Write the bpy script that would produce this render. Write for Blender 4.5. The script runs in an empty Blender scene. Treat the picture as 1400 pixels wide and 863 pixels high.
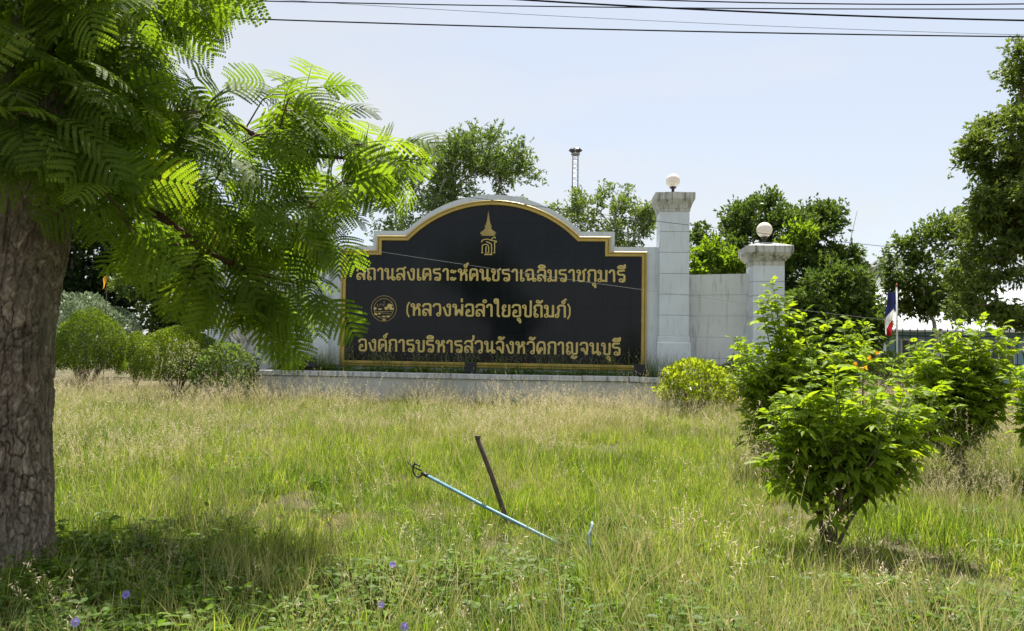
import bpy, math, random
import numpy as np
from mathutils import Matrix, Vector, Euler

random.seed(7)
RNG = np.random.default_rng(7)
SC = bpy.context.scene
COL = SC.collection
R = math.radians

# ------------------------------------------------------------------ camera
FPX, PITCH, ROLL, EYE = 1030.0, R(2.3), R(0.9), 1.6
FW = np.array([0, math.cos(PITCH), math.sin(PITCH)])
_r0 = np.array([1.0, 0, 0]); _u0 = np.cross(_r0, FW)
RT = _r0 * math.cos(ROLL) + _u0 * math.sin(ROLL)
UP = -_r0 * math.sin(ROLL) + _u0 * math.cos(ROLL)
CAM = np.array([0, 0, EYE])
cam = bpy.data.cameras.new('camera'); camo = bpy.data.objects.new('camera', cam); COL.objects.link(camo)
cam.sensor_width = 36; cam.lens = 36 * FPX / 1400; cam.clip_end = 2000; cam.clip_start = 0.05
M = Matrix([[RT[i], UP[i], -FW[i], CAM[i]] for i in range(3)] + [[0, 0, 0, 1]])
camo.matrix_world = M
SC.camera = camo

# ------------------------------------------------------------------ sky, sun, exposure
SUN_EL, SUN_AZ = R(64), R(12)          # azimuth from +Y, negative = towards -X
sd = Vector((math.sin(SUN_AZ) * math.cos(SUN_EL), math.cos(SUN_AZ) * math.cos(SUN_EL), math.sin(SUN_EL)))
world = bpy.data.worlds.new('World'); SC.world = world; world.use_nodes = True
nt = world.node_tree; nt.nodes.clear()
wo = nt.nodes.new('ShaderNodeOutputWorld'); bg = nt.nodes.new('ShaderNodeBackground')
sky = nt.nodes.new('ShaderNodeTexSky'); sky.sky_type = 'NISHITA'; sky.sun_disc = False
sky.sun_elevation = SUN_EL; sky.sun_rotation = SUN_AZ
sky.air_density = 1.0; sky.dust_density = 1.0; sky.ozone_density = 1.2
# thin high veil of cloud over the blue
tc = nt.nodes.new('ShaderNodeTexCoord'); mp = nt.nodes.new('ShaderNodeMapping'); mp.inputs['Scale'].default_value = (1.0, 1.0, 2.6); mp.inputs['Location'].default_value = (2, 13, 4)
nz = nt.nodes.new('ShaderNodeTexNoise'); nz.inputs['Scale'].default_value = 1.5; nz.inputs['Detail'].default_value = 5
nz.inputs['Roughness'].default_value = 0.52; nz.inputs['Distortion'].default_value = 0.6
cr = nt.nodes.new('ShaderNodeValToRGB'); cr.color_ramp.elements[0].position = 0.40; cr.color_ramp.elements[1].position = 0.62
cr.color_ramp.elements[0].color = (0.60, 0.60, 0.60, 1); cr.color_ramp.elements[1].color = (1, 1, 1, 1)
mx = nt.nodes.new('ShaderNodeMix'); mx.data_type = 'RGBA'
mx.inputs['B'].default_value = (4.8, 4.88, 4.98, 1)
nt.links.new(tc.outputs['Generated'], mp.inputs['Vector']); nt.links.new(mp.outputs['Vector'], nz.inputs['Vector'])
nt.links.new(nz.outputs['Fac'], cr.inputs['Fac']); nt.links.new(cr.outputs['Color'], mx.inputs['Factor'])
nt.links.new(sky.outputs['Color'], mx.inputs['A']); nt.links.new(mx.outputs['Result'], bg.inputs['Color'])
bg.inputs['Strength'].default_value = 0.076
nt.links.new(bg.outputs['Background'], wo.inputs['Surface'])
sun = bpy.data.lights.new('sun', 'SUN'); suno = bpy.data.objects.new('sun', sun); COL.objects.link(suno)
sun.energy = 5.0; sun.angle = R(0.55); sun.color = (1.0, 0.95, 0.86)
suno.rotation_euler = sd.to_track_quat('Z', 'Y').to_euler(); suno.location = (0, 0, 40)
SC.view_settings.view_transform = 'Standard'; SC.view_settings.look = 'None'
SC.view_settings.exposure = 1.2; SC.view_settings.gamma = 1.0
SC.render.engine = 'CYCLES'
SC.cycles.use_denoising = True; SC.cycles.denoiser = 'OPENIMAGEDENOISE'; SC.cycles.denoising_input_passes = 'RGB_ALBEDO_NORMAL'; SC.cycles.denoising_prefilter = 'NONE'; SC.cycles.use_adaptive_sampling = True; SC.cycles.adaptive_threshold = 0.012
SC.cycles.max_bounces = 4; SC.cycles.diffuse_bounces = 3; SC.cycles.transmission_bounces = 4; SC.cycles.transparent_max_bounces = 4
SC.cycles.sample_clamp_indirect = 6; SC.cycles.caustics_reflective = False; SC.cycles.caustics_refractive = False

# ------------------------------------------------------------------ helpers
def ray(x, y): return FW + RT * (x - 700) / FPX + UP * (431.5 - y) / FPX
def W(x, y, d):                     # a point seen at (x, y) that stands d metres ahead
    r = ray(x, y); return CAM + r * d / r[1]
def G(x, y, z=0.0):                 # the ground point seen at (x, y)
    r = ray(x, y); return CAM + r * (z - EYE) / r[2]

def link(o, parent=None):
    COL.objects.link(o)
    if parent is not None: o.parent = parent
    return o
def tag(o, label=None, cat=None, group=None, kind=None):
    if label: o['label'] = label
    if cat: o['category'] = cat
    if group: o['group'] = group
    if kind: o['kind'] = kind
    return o
def empty(name, loc=(0, 0, 0), rz=0, label=None, cat=None, group=None):
    o = bpy.data.objects.new(name, None); o.location = Vector([float(c) for c in loc]); o.rotation_euler = (0, 0, rz)
    o.empty_display_size = 0.2
    link(o); return tag(o, label, cat, group)

def np_mesh(name, V, F, mat, rnd=None, smooth=False):
    """V (n,3); F a list of integer arrays (m,k)"""
    V = np.asarray(V, dtype=np.float32)
    me = bpy.data.meshes.new(name)
    if not isinstance(F, (list, tuple)): F = [F]
    F = [np.asarray(f, dtype=np.int32) for f in F if len(f)]
    me.vertices.add(len(V)); me.vertices.foreach_set('co', V.ravel())
    loops = np.concatenate([f.ravel() for f in F]); tot = np.concatenate([np.full(len(f), f.shape[1], np.int32) for f in F])
    start = np.concatenate([[0], np.cumsum(tot)[:-1]]).astype(np.int32)
    me.loops.add(len(loops)); me.loops.foreach_set('vertex_index', loops)
    me.polygons.add(len(tot)); me.polygons.foreach_set('loop_start', start); me.polygons.foreach_set('loop_total', tot)
    if smooth: me.polygons.foreach_set('use_smooth', np.ones(len(tot), bool))
    if rnd is not None:
        a = me.attributes.new('rnd', 'FLOAT', 'POINT'); a.data.foreach_set('value', np.asarray(rnd, np.float32))
    me.update(calc_edges=True); me.validate()
    if mat: me.materials.append(mat)
    return me
def obj(name, me, parent=None, loc=None):
    o = bpy.data.objects.new(name, me); link(o, parent)
    if loc is not None: o.location = Vector([float(c) for c in loc])
    return o

class MB:
    def __init__(s): s.v = []; s.f = []
    def add(s, vs, fs):
        b = len(s.v); s.v += [tuple(float(c) for c in p) for p in vs]; s.f += [tuple(b + i for i in f) for f in fs]; return s
    def box(s, a, b, ch=0.0):
        x0, y0, z0 = a; x1, y1, z1 = b
        if ch <= 0:
            return s.add([(x, y, z) for x in (x0, x1) for y in (y0, y1) for z in (z0, z1)],
                         [(0, 1, 3, 2), (4, 6, 7, 5), (0, 4, 5, 1), (2, 3, 7, 6), (0, 2, 6, 4), (1, 5, 7, 3)])
        vs = []; idx = {}
        for i, x in enumerate((x0, x1)):
            for j, y in enumerate((y0, y1)):
                for k, z in enumerate((z0, z1)):
                    sx, sy, sz = (1 - 2 * i) * ch, (1 - 2 * j) * ch, (1 - 2 * k) * ch
                    for ax, p in enumerate(((x, y + sy, z + sz), (x + sx, y, z + sz), (x + sx, y + sy, z))):
                        idx[(i, j, k, ax)] = len(vs); vs.append(p)
        q = idx; fs = []
        for i in (0, 1):
            f = [q[(i, 0, 0, 0)], q[(i, 0, 1, 0)], q[(i, 1, 1, 0)], q[(i, 1, 0, 0)]]; fs.append(f if i == 0 else f[::-1])
            f = [q[(0, i, 0, 1)], q[(1, i, 0, 1)], q[(1, i, 1, 1)], q[(0, i, 1, 1)]]; fs.append(f if i == 0 else f[::-1])
            f = [q[(0, 0, i, 2)], q[(0, 1, i, 2)], q[(1, 1, i, 2)], q[(1, 0, i, 2)]]; fs.append(f if i == 0 else f[::-1])
        for a in (0, 1):
            for b2 in (0, 1):
                fs.append([q[(0, a, b2, 1)], q[(0, a, b2, 2)], q[(1, a, b2, 2)], q[(1, a, b2, 1)]])
                fs.append([q[(a, 0, b2, 0)], q[(a, 0, b2, 2)], q[(a, 1, b2, 2)], q[(a, 1, b2, 0)]])
                fs.append([q[(a, b2, 0, 0)], q[(a, b2, 0, 1)], q[(a, b2, 1, 1)], q[(a, b2, 1, 0)]])
                for c in (0, 1): fs.append([q[(a, b2, c, 0)], q[(a, b2, c, 1)], q[(a, b2, c, 2)]])
        return s.add(vs, fs)
    def tube(s, pts, rad, n=8, cap=True):
        pts = [Vector([float(c) for c in p]) for p in pts]
        if not hasattr(rad, '__len__'): rad = [rad] * len(pts)
        rings = []; t0 = (pts[1] - pts[0]).normalized(); ref = Vector((0, 0, 1)) if abs(t0.z) < .9 else Vector((1, 0, 0))
        u = t0.cross(ref).normalized()
        for i, p in enumerate(pts):
            t = (pts[min(i + 1, len(pts) - 1)] - pts[max(i - 1, 0)]).normalized()
            u = (u - t * u.dot(t)).normalized(); w = t.cross(u)
            rings.append([p + (u * math.cos(2 * math.pi * k / n) + w * math.sin(2 * math.pi * k / n)) * rad[i] for k in range(n)])
        vs = [v for r in rings for v in r]
        fs = [(i * n + k, i * n + (k + 1) % n, (i + 1) * n + (k + 1) % n, (i + 1) * n + k) for i in range(len(pts) - 1) for k in range(n)]
        if cap: fs += [tuple(range(n))[::-1], tuple((len(pts) - 1) * n + k for k in range(n))]
        return s.add(vs, fs)
    def lathe(s, prof, c=(0, 0, 0), n=24):
        vs = [(c[0] + r * math.cos(2 * math.pi * k / n), c[1] + r * math.sin(2 * math.pi * k / n), c[2] + z) for r, z in prof for k in range(n)]
        fs = [(i * n + k, i * n + (k + 1) % n, (i + 1) * n + (k + 1) % n, (i + 1) * n + k) for i in range(len(prof) - 1) for k in range(n)]
        fs += [tuple(range(n))[::-1], tuple((len(prof) - 1) * n + k for k in range(n))]
        return s.add(vs, fs)
    def loft(s, sections):                       # rectangular sections (cx, cy, hx, hy, z)
        vs = []
        for cx, cy, hx, hy, z in sections: vs += [(cx - hx, cy - hy, z), (cx + hx, cy - hy, z), (cx + hx, cy + hy, z), (cx - hx, cy + hy, z)]
        fs = [(i * 4 + k, i * 4 + (k + 1) % 4, (i + 1) * 4 + (k + 1) % 4, (i + 1) * 4 + k) for i in range(len(sections) - 1) for k in range(4)]
        fs += [(3, 2, 1, 0), tuple((len(sections) - 1) * 4 + k for k in range(4))]
        return s.add(vs, fs)
    def prism(s, poly, y0, y1):                  # polygon in (x, z), extruded along y (y0 in front)
        n = len(poly); vs = [(x, y0, z) for x, z in poly] + [(x, y1, z) for x, z in poly]
        fs = [tuple(range(n)), tuple(range(2 * n - 1, n - 1, -1))] + [(k, n + k, n + (k + 1) % n, (k + 1) % n) for k in range(n)]
        return s.add(vs, fs)
    def mesh(s, name, mat, smooth=False):
        me = bpy.data.meshes.new(name); me.from_pydata(s.v, [], s.f); me.update()
        if smooth: me.polygons.foreach_set('use_smooth', [True] * len(me.polygons))
        if mat: me.materials.append(mat)
        return me
    def build(s, name, mat, parent=None, smooth=False): return obj(name, s.mesh(name, mat, smooth), parent)

# ------------------------------------------------------------------ materials
def new_mat(name):
    m = bpy.data.materials.new(name); m.use_nodes = True; t = m.node_tree
    b = t.nodes['Principled BSDF']; return m, t, b
def ramp(t, stops):
    c = t.nodes.new('ShaderNodeValToRGB'); e = c.color_ramp.elements
    while len(e) < len(stops): e.new(0.5)
    for i, (p, col) in enumerate(stops): e[i].position = p; e[i].color = (*col, 1)
    return c
def noise(t, scale, detail=5, rough=0.6, vec=None, dist=0):
    n = t.nodes.new('ShaderNodeTexNoise'); n.inputs['Scale'].default_value = scale; n.inputs['Detail'].default_value = detail
    n.inputs['Roughness'].default_value = rough; n.inputs['Distortion'].default_value = dist
    if vec: t.links.new(vec, n.inputs['Vector'])
    return n
def coords(t, scale=(1, 1, 1), kind='Object'):
    c = t.nodes.new('ShaderNodeTexCoord'); m = t.nodes.new('ShaderNodeMapping'); m.inputs['Scale'].default_value = scale
    t.links.new(c.outputs[kind], m.inputs['Vector']); return m.outputs['Vector']
def mixc(t, fac, a, b, mode='MIX'):
    m = t.nodes.new('ShaderNodeMix'); m.data_type = 'RGBA'; m.blend_type = mode
    for s, v in (('Factor', fac), ('A', a), ('B', b)):
        if isinstance(v, (int, float)): m.inputs[s].default_value = v
        elif isinstance(v, tuple): m.inputs[s].default_value = (*v, 1)
        else: t.links.new(v, m.inputs[s])
    return m.outputs['Result']
def bump(t, b, h, strength=0.3, dist=0.02):
    n = t.nodes.new('ShaderNodeBump'); n.inputs['Strength'].default_value = strength; n.inputs['Distance'].default_value = dist
    t.links.new(h, n.inputs['Height']); t.links.new(n.outputs['Normal'], b.inputs['Normal'])

def simple(name, col, rough=0.6, metal=0.0, var=0.25, scale=6, bumpy=0.1):
    m, t, b = new_mat(name); v = coords(t)
    n = noise(t, scale, 6, 0.65, v)
    r = ramp(t, [(0.25, tuple(c * (1 - var) for c in col)), (0.75, tuple(min(1, c * (1 + var)) for c in col))])
    t.links.new(n.outputs['Fac'], r.inputs['Fac']); t.links.new(r.outputs['Color'], b.inputs['Base Color'])
    b.inputs['Roughness'].default_value = rough; b.inputs['Metallic'].default_value = metal
    if bumpy: bump(t, b, noise(t, scale * 8, 4, 0.6, v).outputs['Fac'], bumpy, 0.01)
    return m

def leaf_mat(name, dark, light, glow, trans=0.42, rough=0.45, tip=None, wobj=0.45, stops=(0.05, 0.8, 0.97), inst=False):
    """leaf colours vary from leaf to leaf; light comes through the blade"""
    m, t, b = new_mat(name)
    at = t.nodes.new('ShaderNodeAttribute'); at.attribute_name = 'rnd'
    oi = t.nodes.new('ShaderNodeObjectInfo')
    ad = t.nodes.new('ShaderNodeMath'); ad.operation = 'MULTIPLY_ADD'; ad.inputs[1].default_value = wobj
    if inst:
        ia = t.nodes.new('ShaderNodeAttribute'); ia.attribute_type = 'INSTANCER'; ia.attribute_name = 'tone'; t.links.new(ia.outputs['Fac'], ad.inputs[0])
    else: t.links.new(oi.outputs['Random'], ad.inputs[0])
    m2 = t.nodes.new('ShaderNodeMath'); m2.operation = 'MULTIPLY'; m2.inputs[1].default_value = 1 - wobj
    t.links.new(at.outputs['Fac'], m2.inputs[0]); t.links.new(m2.outputs[0], ad.inputs[2])
    st = [(stops[0], dark), (stops[1], light)]
    if tip: st += [(stops[2], tip)]
    r = ramp(t, st); t.links.new(ad.outputs[0], r.inputs['Fac'])
    t.links.new(r.outputs['Color'], b.inputs['Base Color']); b.inputs['Roughness'].default_value = rough
    b.inputs['Specular IOR Level'].default_value = 0.22
    tr = t.nodes.new('ShaderNodeBsdfTranslucent')
    c = mixc(t, 1.0, r.outputs['Color'], glow, 'MULTIPLY'); t.links.new(c, tr.inputs['Color'])
    ms = t.nodes.new('ShaderNodeMixShader'); ms.inputs[0].default_value = trans
    t.links.new(b.outputs[0], ms.inputs[1]); t.links.new(tr.outputs[0], ms.inputs[2])
    t.links.new(ms.outputs[0], t.nodes['Material Output'].inputs['Surface'])
    return m

def paint_mat(name, base, stain=0.35, streak=True, cov=0.56, mould=(0.16, 0.16, 0.14)):
    m, t, b = new_mat(name)
    g = coords(t, kind='Object'); gs = coords(t, (5.0, 5.0, 0.5))
    n1 = noise(t, 0.9, 6, 0.62, g); n2 = noise(t, 2.2, 5, 0.65, gs); n3 = noise(t, 26, 3, 0.6, g)
    r1 = ramp(t, [(0.35, tuple(c * 0.86 for c in base)), (0.65, base)]); t.links.new(n1.outputs['Fac'], r1.inputs['Fac'])
    r2 = ramp(t, [(cov, (0, 0, 0)), (cov + .2, (stain, stain, stain))]); t.links.new(n2.outputs['Fac'], r2.inputs['Fac'])
    c = mixc(t, r2.outputs['Color'], r1.outputs['Color'], mould) if streak else r1.outputs['Color']
    r3 = ramp(t, [(0.66, (0, 0, 0)), (0.74, (stain, stain, stain))]); t.links.new(n3.outputs['Fac'], r3.inputs['Fac'])
    c = mixc(t, r3.outputs['Color'], c, (0.2, 0.2, 0.18))
    t.links.new(c, b.inputs['Base Color']); b.inputs['Roughness'].default_value = 0.7
    bump(t, b, noise(t, 60, 3, 0.5, g).outputs['Fac'], 0.12, 0.01)
    return m

MAT = {}
MAT['wall'] = paint_mat('white_wall_paint', (0.68, 0.745, 0.82), 0.4, True, 0.55)
MAT['wing'] = paint_mat('weathered_wall_paint', (0.66, 0.69, 0.70), 0.75, True, 0.53)
MAT['cap'] = paint_mat('mouldy_cap_paint', (0.58, 0.59, 0.55), 0.9, True, 0.46, (0.09, 0.09, 0.08))
MAT['joint'] = simple('mortar_joint', (0.36, 0.38, 0.39), 0.9)
MAT['coping'] = paint_mat('coping_paint', (0.56, 0.58, 0.60), 0.85, True, 0.48, (0.12, 0.12, 0.14))
MAT['planter'] = paint_mat('planter_paint', (0.52, 0.53, 0.51), 0.6)
MAT['gold'] = simple('gold_paint', (0.47, 0.34, 0.08), 0.42, 0.15, 0.16, 3, 0.05)
MAT['letter'] = simple('brass_lettering', (0.60, 0.47, 0.16), 0.5, 0.1, 0.12, 4, 0.0)
MAT['brass2'] = simple('tarnished_brass', (0.38, 0.29, 0.10), 0.5, 0.3, 0.2, 8, 0.0)
def granite():
    m, t, b = new_mat('black_granite'); g = coords(t)
    n = noise(t, 120, 2, 0.7, g); r = ramp(t, [(0.35, (0.003, 0.004, 0.006)), (0.7, (0.012, 0.015, 0.021))])
    t.links.new(n.outputs['Fac'], r.inputs['Fac'])
    n2 = noise(t, 1.7, 6, 0.65, coords(t, (1, 1, 0.45))); r2 = ramp(t, [(0.5, (0, 0, 0)), (0.8, (0.05, 0.05, 0.05))])
    t.links.new(n2.outputs['Fac'], r2.inputs['Fac'])
    c = mixc(t, r2.outputs['Color'], r.outputs['Color'], (0.16, 0.17, 0.18)); t.links.new(c, b.inputs['Base Color'])
    rr = ramp(t, [(0.3, (0.08, 0.08, 0.08)), (0.75, (0.14, 0.14, 0.14))]); t.links.new(n2.outputs['Fac'], rr.inputs['Fac'])
    t.links.new(rr.outputs['Color'], b.inputs['Roughness']); b.inputs['Specular IOR Level'].default_value = 0.22
    return m
MAT['granite'] = granite()
MAT['grout'] = simple('granite_grout', (0.06, 0.065, 0.07), 0.9, 0, 0.2, 4, 0)
MAT['blackmetal'] = simple('black_metal', (0.015, 0.015, 0.016), 0.45, 0.0, 0.3, 10, 0)
MAT['bark'] = None
MAT['bark2'] = simple('grey_brown_bark', (0.12, 0.09, 0.065), 0.9, 0, 0.4, 9, 0.5)
MAT['palebark'] = simple('pale_bark', (0.42, 0.40, 0.36), 0.85, 0, 0.3, 9, 0.4)
MAT['twig'] = simple('reddish_green_twig', (0.11, 0.06, 0.035), 0.7, 0, 0.3, 14, 0.1)
MAT['pelto'] = leaf_mat('feathery_leaf', (0.04, 0.08, 0.012), (0.14, 0.205, 0.024), (2.1, 2.1, 0.6), 0.58, 0.6, (0.3, 0.24, 0.02))
MAT['tecoma'] = leaf_mat('lance_leaf', (0.07, 0.14, 0.014), (0.18, 0.265, 0.022), (1.8, 1.7, 0.5), 0.55, 0.5, (0.22, 0.24, 0.03))
MAT['treeA'] = leaf_mat('airy_tree_leaf', (0.07, 0.12, 0.03), (0.19, 0.25, 0.07), (1.5, 1.5, 0.7), 0.4, 0.5)
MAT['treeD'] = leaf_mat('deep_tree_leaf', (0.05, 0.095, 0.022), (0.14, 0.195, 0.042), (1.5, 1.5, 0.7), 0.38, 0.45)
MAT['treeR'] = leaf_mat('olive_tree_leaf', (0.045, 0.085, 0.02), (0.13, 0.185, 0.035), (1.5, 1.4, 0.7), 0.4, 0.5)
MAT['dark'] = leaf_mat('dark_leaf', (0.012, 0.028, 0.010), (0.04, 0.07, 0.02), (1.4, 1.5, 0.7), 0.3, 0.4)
MAT['topiary'] = leaf_mat('clipped_leaf', (0.045, 0.095, 0.013), (0.16, 0.22, 0.025), (1.7, 1.55, 0.5), 0.48, 0.4)
MAT['varieg'] = leaf_mat('variegated_leaf', (0.10, 0.16, 0.07), (0.42, 0.48, 0.34), (1.0, 1.0, 0.8), 0.3, 0.5)
MAT['yellow'] = leaf_mat('yellow_green_leaf', (0.13, 0.19, 0.015), (0.27, 0.33, 0.035), (1.5, 1.45, 0.5), 0.55, 0.35)
MAT['palm'] = leaf_mat('palm_leaflet', (0.05, 0.08, 0.025), (0.12, 0.15, 0.05), (1.3, 1.3, 0.7), 0.35, 0.65)
MAT['grass'] = leaf_mat('green_grass', (0.035, 0.075, 0.010), (0.23, 0.32, 0.045), (1.55, 1.55, 0.65), 0.46, 0.5, (0.5, 0.45, 0.2), 0.42, (0.1, 0.62, 0.95), True)
MAT['lush'] = leaf_mat('lush_grass', (0.03, 0.075, 0.010), (0.19, 0.29, 0.04), (1.5, 1.5, 0.6), 0.42, 0.5, (0.34, 0.36, 0.10), 0.4, (0.1, 0.7, 0.92), True)
MAT['dry'] = leaf_mat('dry_grass', (0.22, 0.25, 0.06), (0.5, 0.46, 0.22), (1.1, 1.05, 0.9), 0.4, 0.6)
MAT['seed'] = leaf_mat('seed_head', (0.42, 0.34, 0.22), (0.74, 0.65, 0.48), (1.05, 1.0, 0.9), 0.4, 0.6)
MAT['weed'] = leaf_mat('weed_leaf', (0.035, 0.08, 0.012), (0.15, 0.235, 0.035), (1.5, 1.6, 0.65), 0.45, 0.5, None, 0.4, (0.05, 0.8, 0.97), True)
MAT['litter'] = leaf_mat('dead_thatch', (0.13, 0.09, 0.045), (0.33, 0.25, 0.13), (1, 1, 1), 0.15, 0.8)

# ------------------------------------------------------------------ ground
def ground_mat():
    m, t, b = new_mat('soil_and_turf'); g = coords(t)
    n = noise(t, 0.55, 8, 0.65, g); n2 = noise(t, 14, 5, 0.7, g)
    r = ramp(t, [(0.35, (0.055, 0.058, 0.018)), (0.52, (0.085, 0.078, 0.032)), (0.68, (0.20, 0.15, 0.085))])
    t.links.new(n.outputs['Fac'], r.inputs['Fac'])
    r2 = ramp(t, [(0.3, (0.55, 0.55, 0.55)), (0.7, (1.25, 1.2, 1.1))]); t.links.new(n2.outputs['Fac'], r2.inputs['Fac'])
    t.links.new(mixc(t, 1.0, r.outputs['Color'], r2.outputs['Color'], 'MULTIPLY'), b.inputs['Base Color'])
    b.inputs['Roughness'].default_value = 0.95; bump(t, b, n2.outputs['Fac'], 0.7, 0.05)
    return m
MAT['ground'] = ground_mat()
MAT['bed'] = simple('bed_soil', (0.11, 0.085, 0.05), 0.95, 0, 0.4, 8, 0.6)
def gz(x, y):                       # gentle unevenness of the verge
    return 0.035 * np.sin(x * 0.9 + 1.0) * np.sin(y * 0.7) + 0.02 * np.sin(x * 2.3 + y * 1.7)
xs = np.concatenate([[-900, -250, -80, -40], np.linspace(-24, 24, 97), [40, 80, 250, 900]])
ys = np.concatenate([[-60, -15, -4], np.linspace(0, 24, 61), [28, 36, 60, 150, 400, 1400]])
X, Y = np.meshgrid(xs, ys); fade = np.clip((25 - np.abs(X)) / 4, 0, 1) * np.clip((20 - Y) / 3, 0, 1) * np.clip((Y + 3) / 3, 0, 1)
Z = gz(X, Y) * fade
nx, ny = len(xs), len(ys); ii = np.arange(nx * ny).reshape(ny, nx)
gf = np.stack([ii[:-1, :-1], ii[:-1, 1:], ii[1:, 1:], ii[1:, :-1]], -1).reshape(-1, 4)
go = obj('ground', np_mesh('ground', np.stack([X, Y, Z], -1).reshape(-1, 3), gf, MAT['ground'], smooth=True)); tag(go, kind='structure')

# ------------------------------------------------------------------ the entrance sign
TH = R(4.5)
SO = np.array([-0.604, 21.8, 0.0])
sign = empty('entrance_sign', SO, -TH, 'large white arched entrance sign wall with black granite face and gold lettering', 'sign')
def SW(u, y, z):                    # sign coordinates -> world (y grows away from the viewer)
    return np.array([SO[0] + u * math.cos(TH) + y * math.sin(TH), SO[1] - u * math.sin(TH) + y * math.cos(TH), z])

def arch_outline(hw, zl, hs, zs, ha, za, zb, n=44):
    """stepped outline with a segmental arch, anticlockwise from bottom left as seen from the front"""
    s = za - zs; rr = (ha * ha + s * s) / (2 * s); cz = za - rr; a0 = math.asin(ha / rr)
    p = [(-hw, zb), (hw, zb), (hw, zl), (hs, zl), (hs, zs)]
    p += [(rr * math.sin(a0 - 2 * a0 * k / n), cz + rr * math.cos(a0 - 2 * a0 * k / n)) for k in range(n + 1)]
    return p + [(-hs, zs), (-hs, zl), (-hw, zl)]
body = arch_outline(4.80, 4.485, 3.53, 4.925, 2.56, 6.0, -0.1)
MB().prism(body, 0.03, 0.40).build('wall', MAT['wall'], sign)
outer = arch_outline(4.45, 4.345, 3.405, 4.773, 2.535, 5.826, 0.95)
def offset_poly(P, d):              # inward mitred offset of an anticlockwise outline
    out = []; n = len(P)
    for i in range(n):
        a, b, c = (Vector(P[i - 1]), Vector(P[i]), Vector(P[(i + 1) % n]))
        e1 = (b - a).normalized(); e2 = (c - b).normalized()
        n1 = Vector((-e1.y, e1.x)); n2 = Vector((-e2.y, e2.x)); k = 1 + n1.dot(n2)
        q = b + (n1 + n2) * (d / max(k, 0.2)); out.append((q.x, q.y))
    return out
prof = [(0.0, 0.03), (0.0, -0.05), (0.012, -0.065), (0.045, -0.065), (0.055, -0.04), (0.068, -0.04), (0.08, -0.085), (0.138, -0.085), (0.15, -0.07), (0.15, 0.0)]
rings = [[(x, y, z) for x, z in offset_poly(outer, d)] for d, y in prof]
fr = MB(); n = len(outer); fr.add([p for r in rings for p in r], [(i * n + k, i * n + (k + 1) % n, (i + 1) * n + (k + 1) % n, (i + 1) * n + k) for i in range(len(prof) - 1) for k in range(n)])
fr.build('frame', MAT['gold'], sign)
inner = offset_poly(outer, 0.147)
panel = MB().prism(inner, 0.004, 0.028).build('granite_panel', MAT['grout'], sign)
def clip(poly, x0, x1, z0, z1):
    def cut(P, f, g):
        out = []
        for i in range(len(P)):
            a, b = P[i - 1], P[i]; fa, fb = f(a), f(b)
            if (fa >= 0) != (fb >= 0):
                t = fa / (fa - fb); out.append((a[0] + (b[0] - a[0]) * t, a[1] + (b[1] - a[1]) * t))
            if fb >= 0: out.append(b)
        return out
    for f in (lambda p: p[0] - x0, lambda p: x1 - p[0], lambda p: p[1] - z0, lambda p: z1 - p[1]):
        poly = cut(poly, f, None)
        if len(poly) < 3: return []
    q = []
    for p in poly:
        if not q or (abs(p[0] - q[-1][0]) + abs(p[1] - q[-1][1])) > 1e-4: q.append(p)
    if len(q) > 2 and (abs(q[0][0] - q[-1][0]) + abs(q[0][1] - q[-1][1])) < 1e-4: q.pop()
    return q
tw, th = 0.8, 0.81
for i in range(12):
    for j in range(6):
        x0 = -4.8 + i * tw; z0 = 1.095 + j * th
        q = clip(inner, x0 + .002, x0 + tw - .002, z0 + .002, z0 + th - .002)
        if len(q) < 3: continue
        ar = abs(sum(q[k - 1][0] * q[k][1] - q[k][0] * q[k - 1][1] for k in range(len(q)))) / 2
        if ar < 0.004: continue
        dy = random.uniform(-0.0012, 0.0012)
        t = MB().prism(q, -0.012 + dy, 0.003).build('tile', MAT['granite'], panel)
        t.rotation_euler = (random.gauss(0, 0.0006), 0, random.gauss(0, 0.0006))

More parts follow.
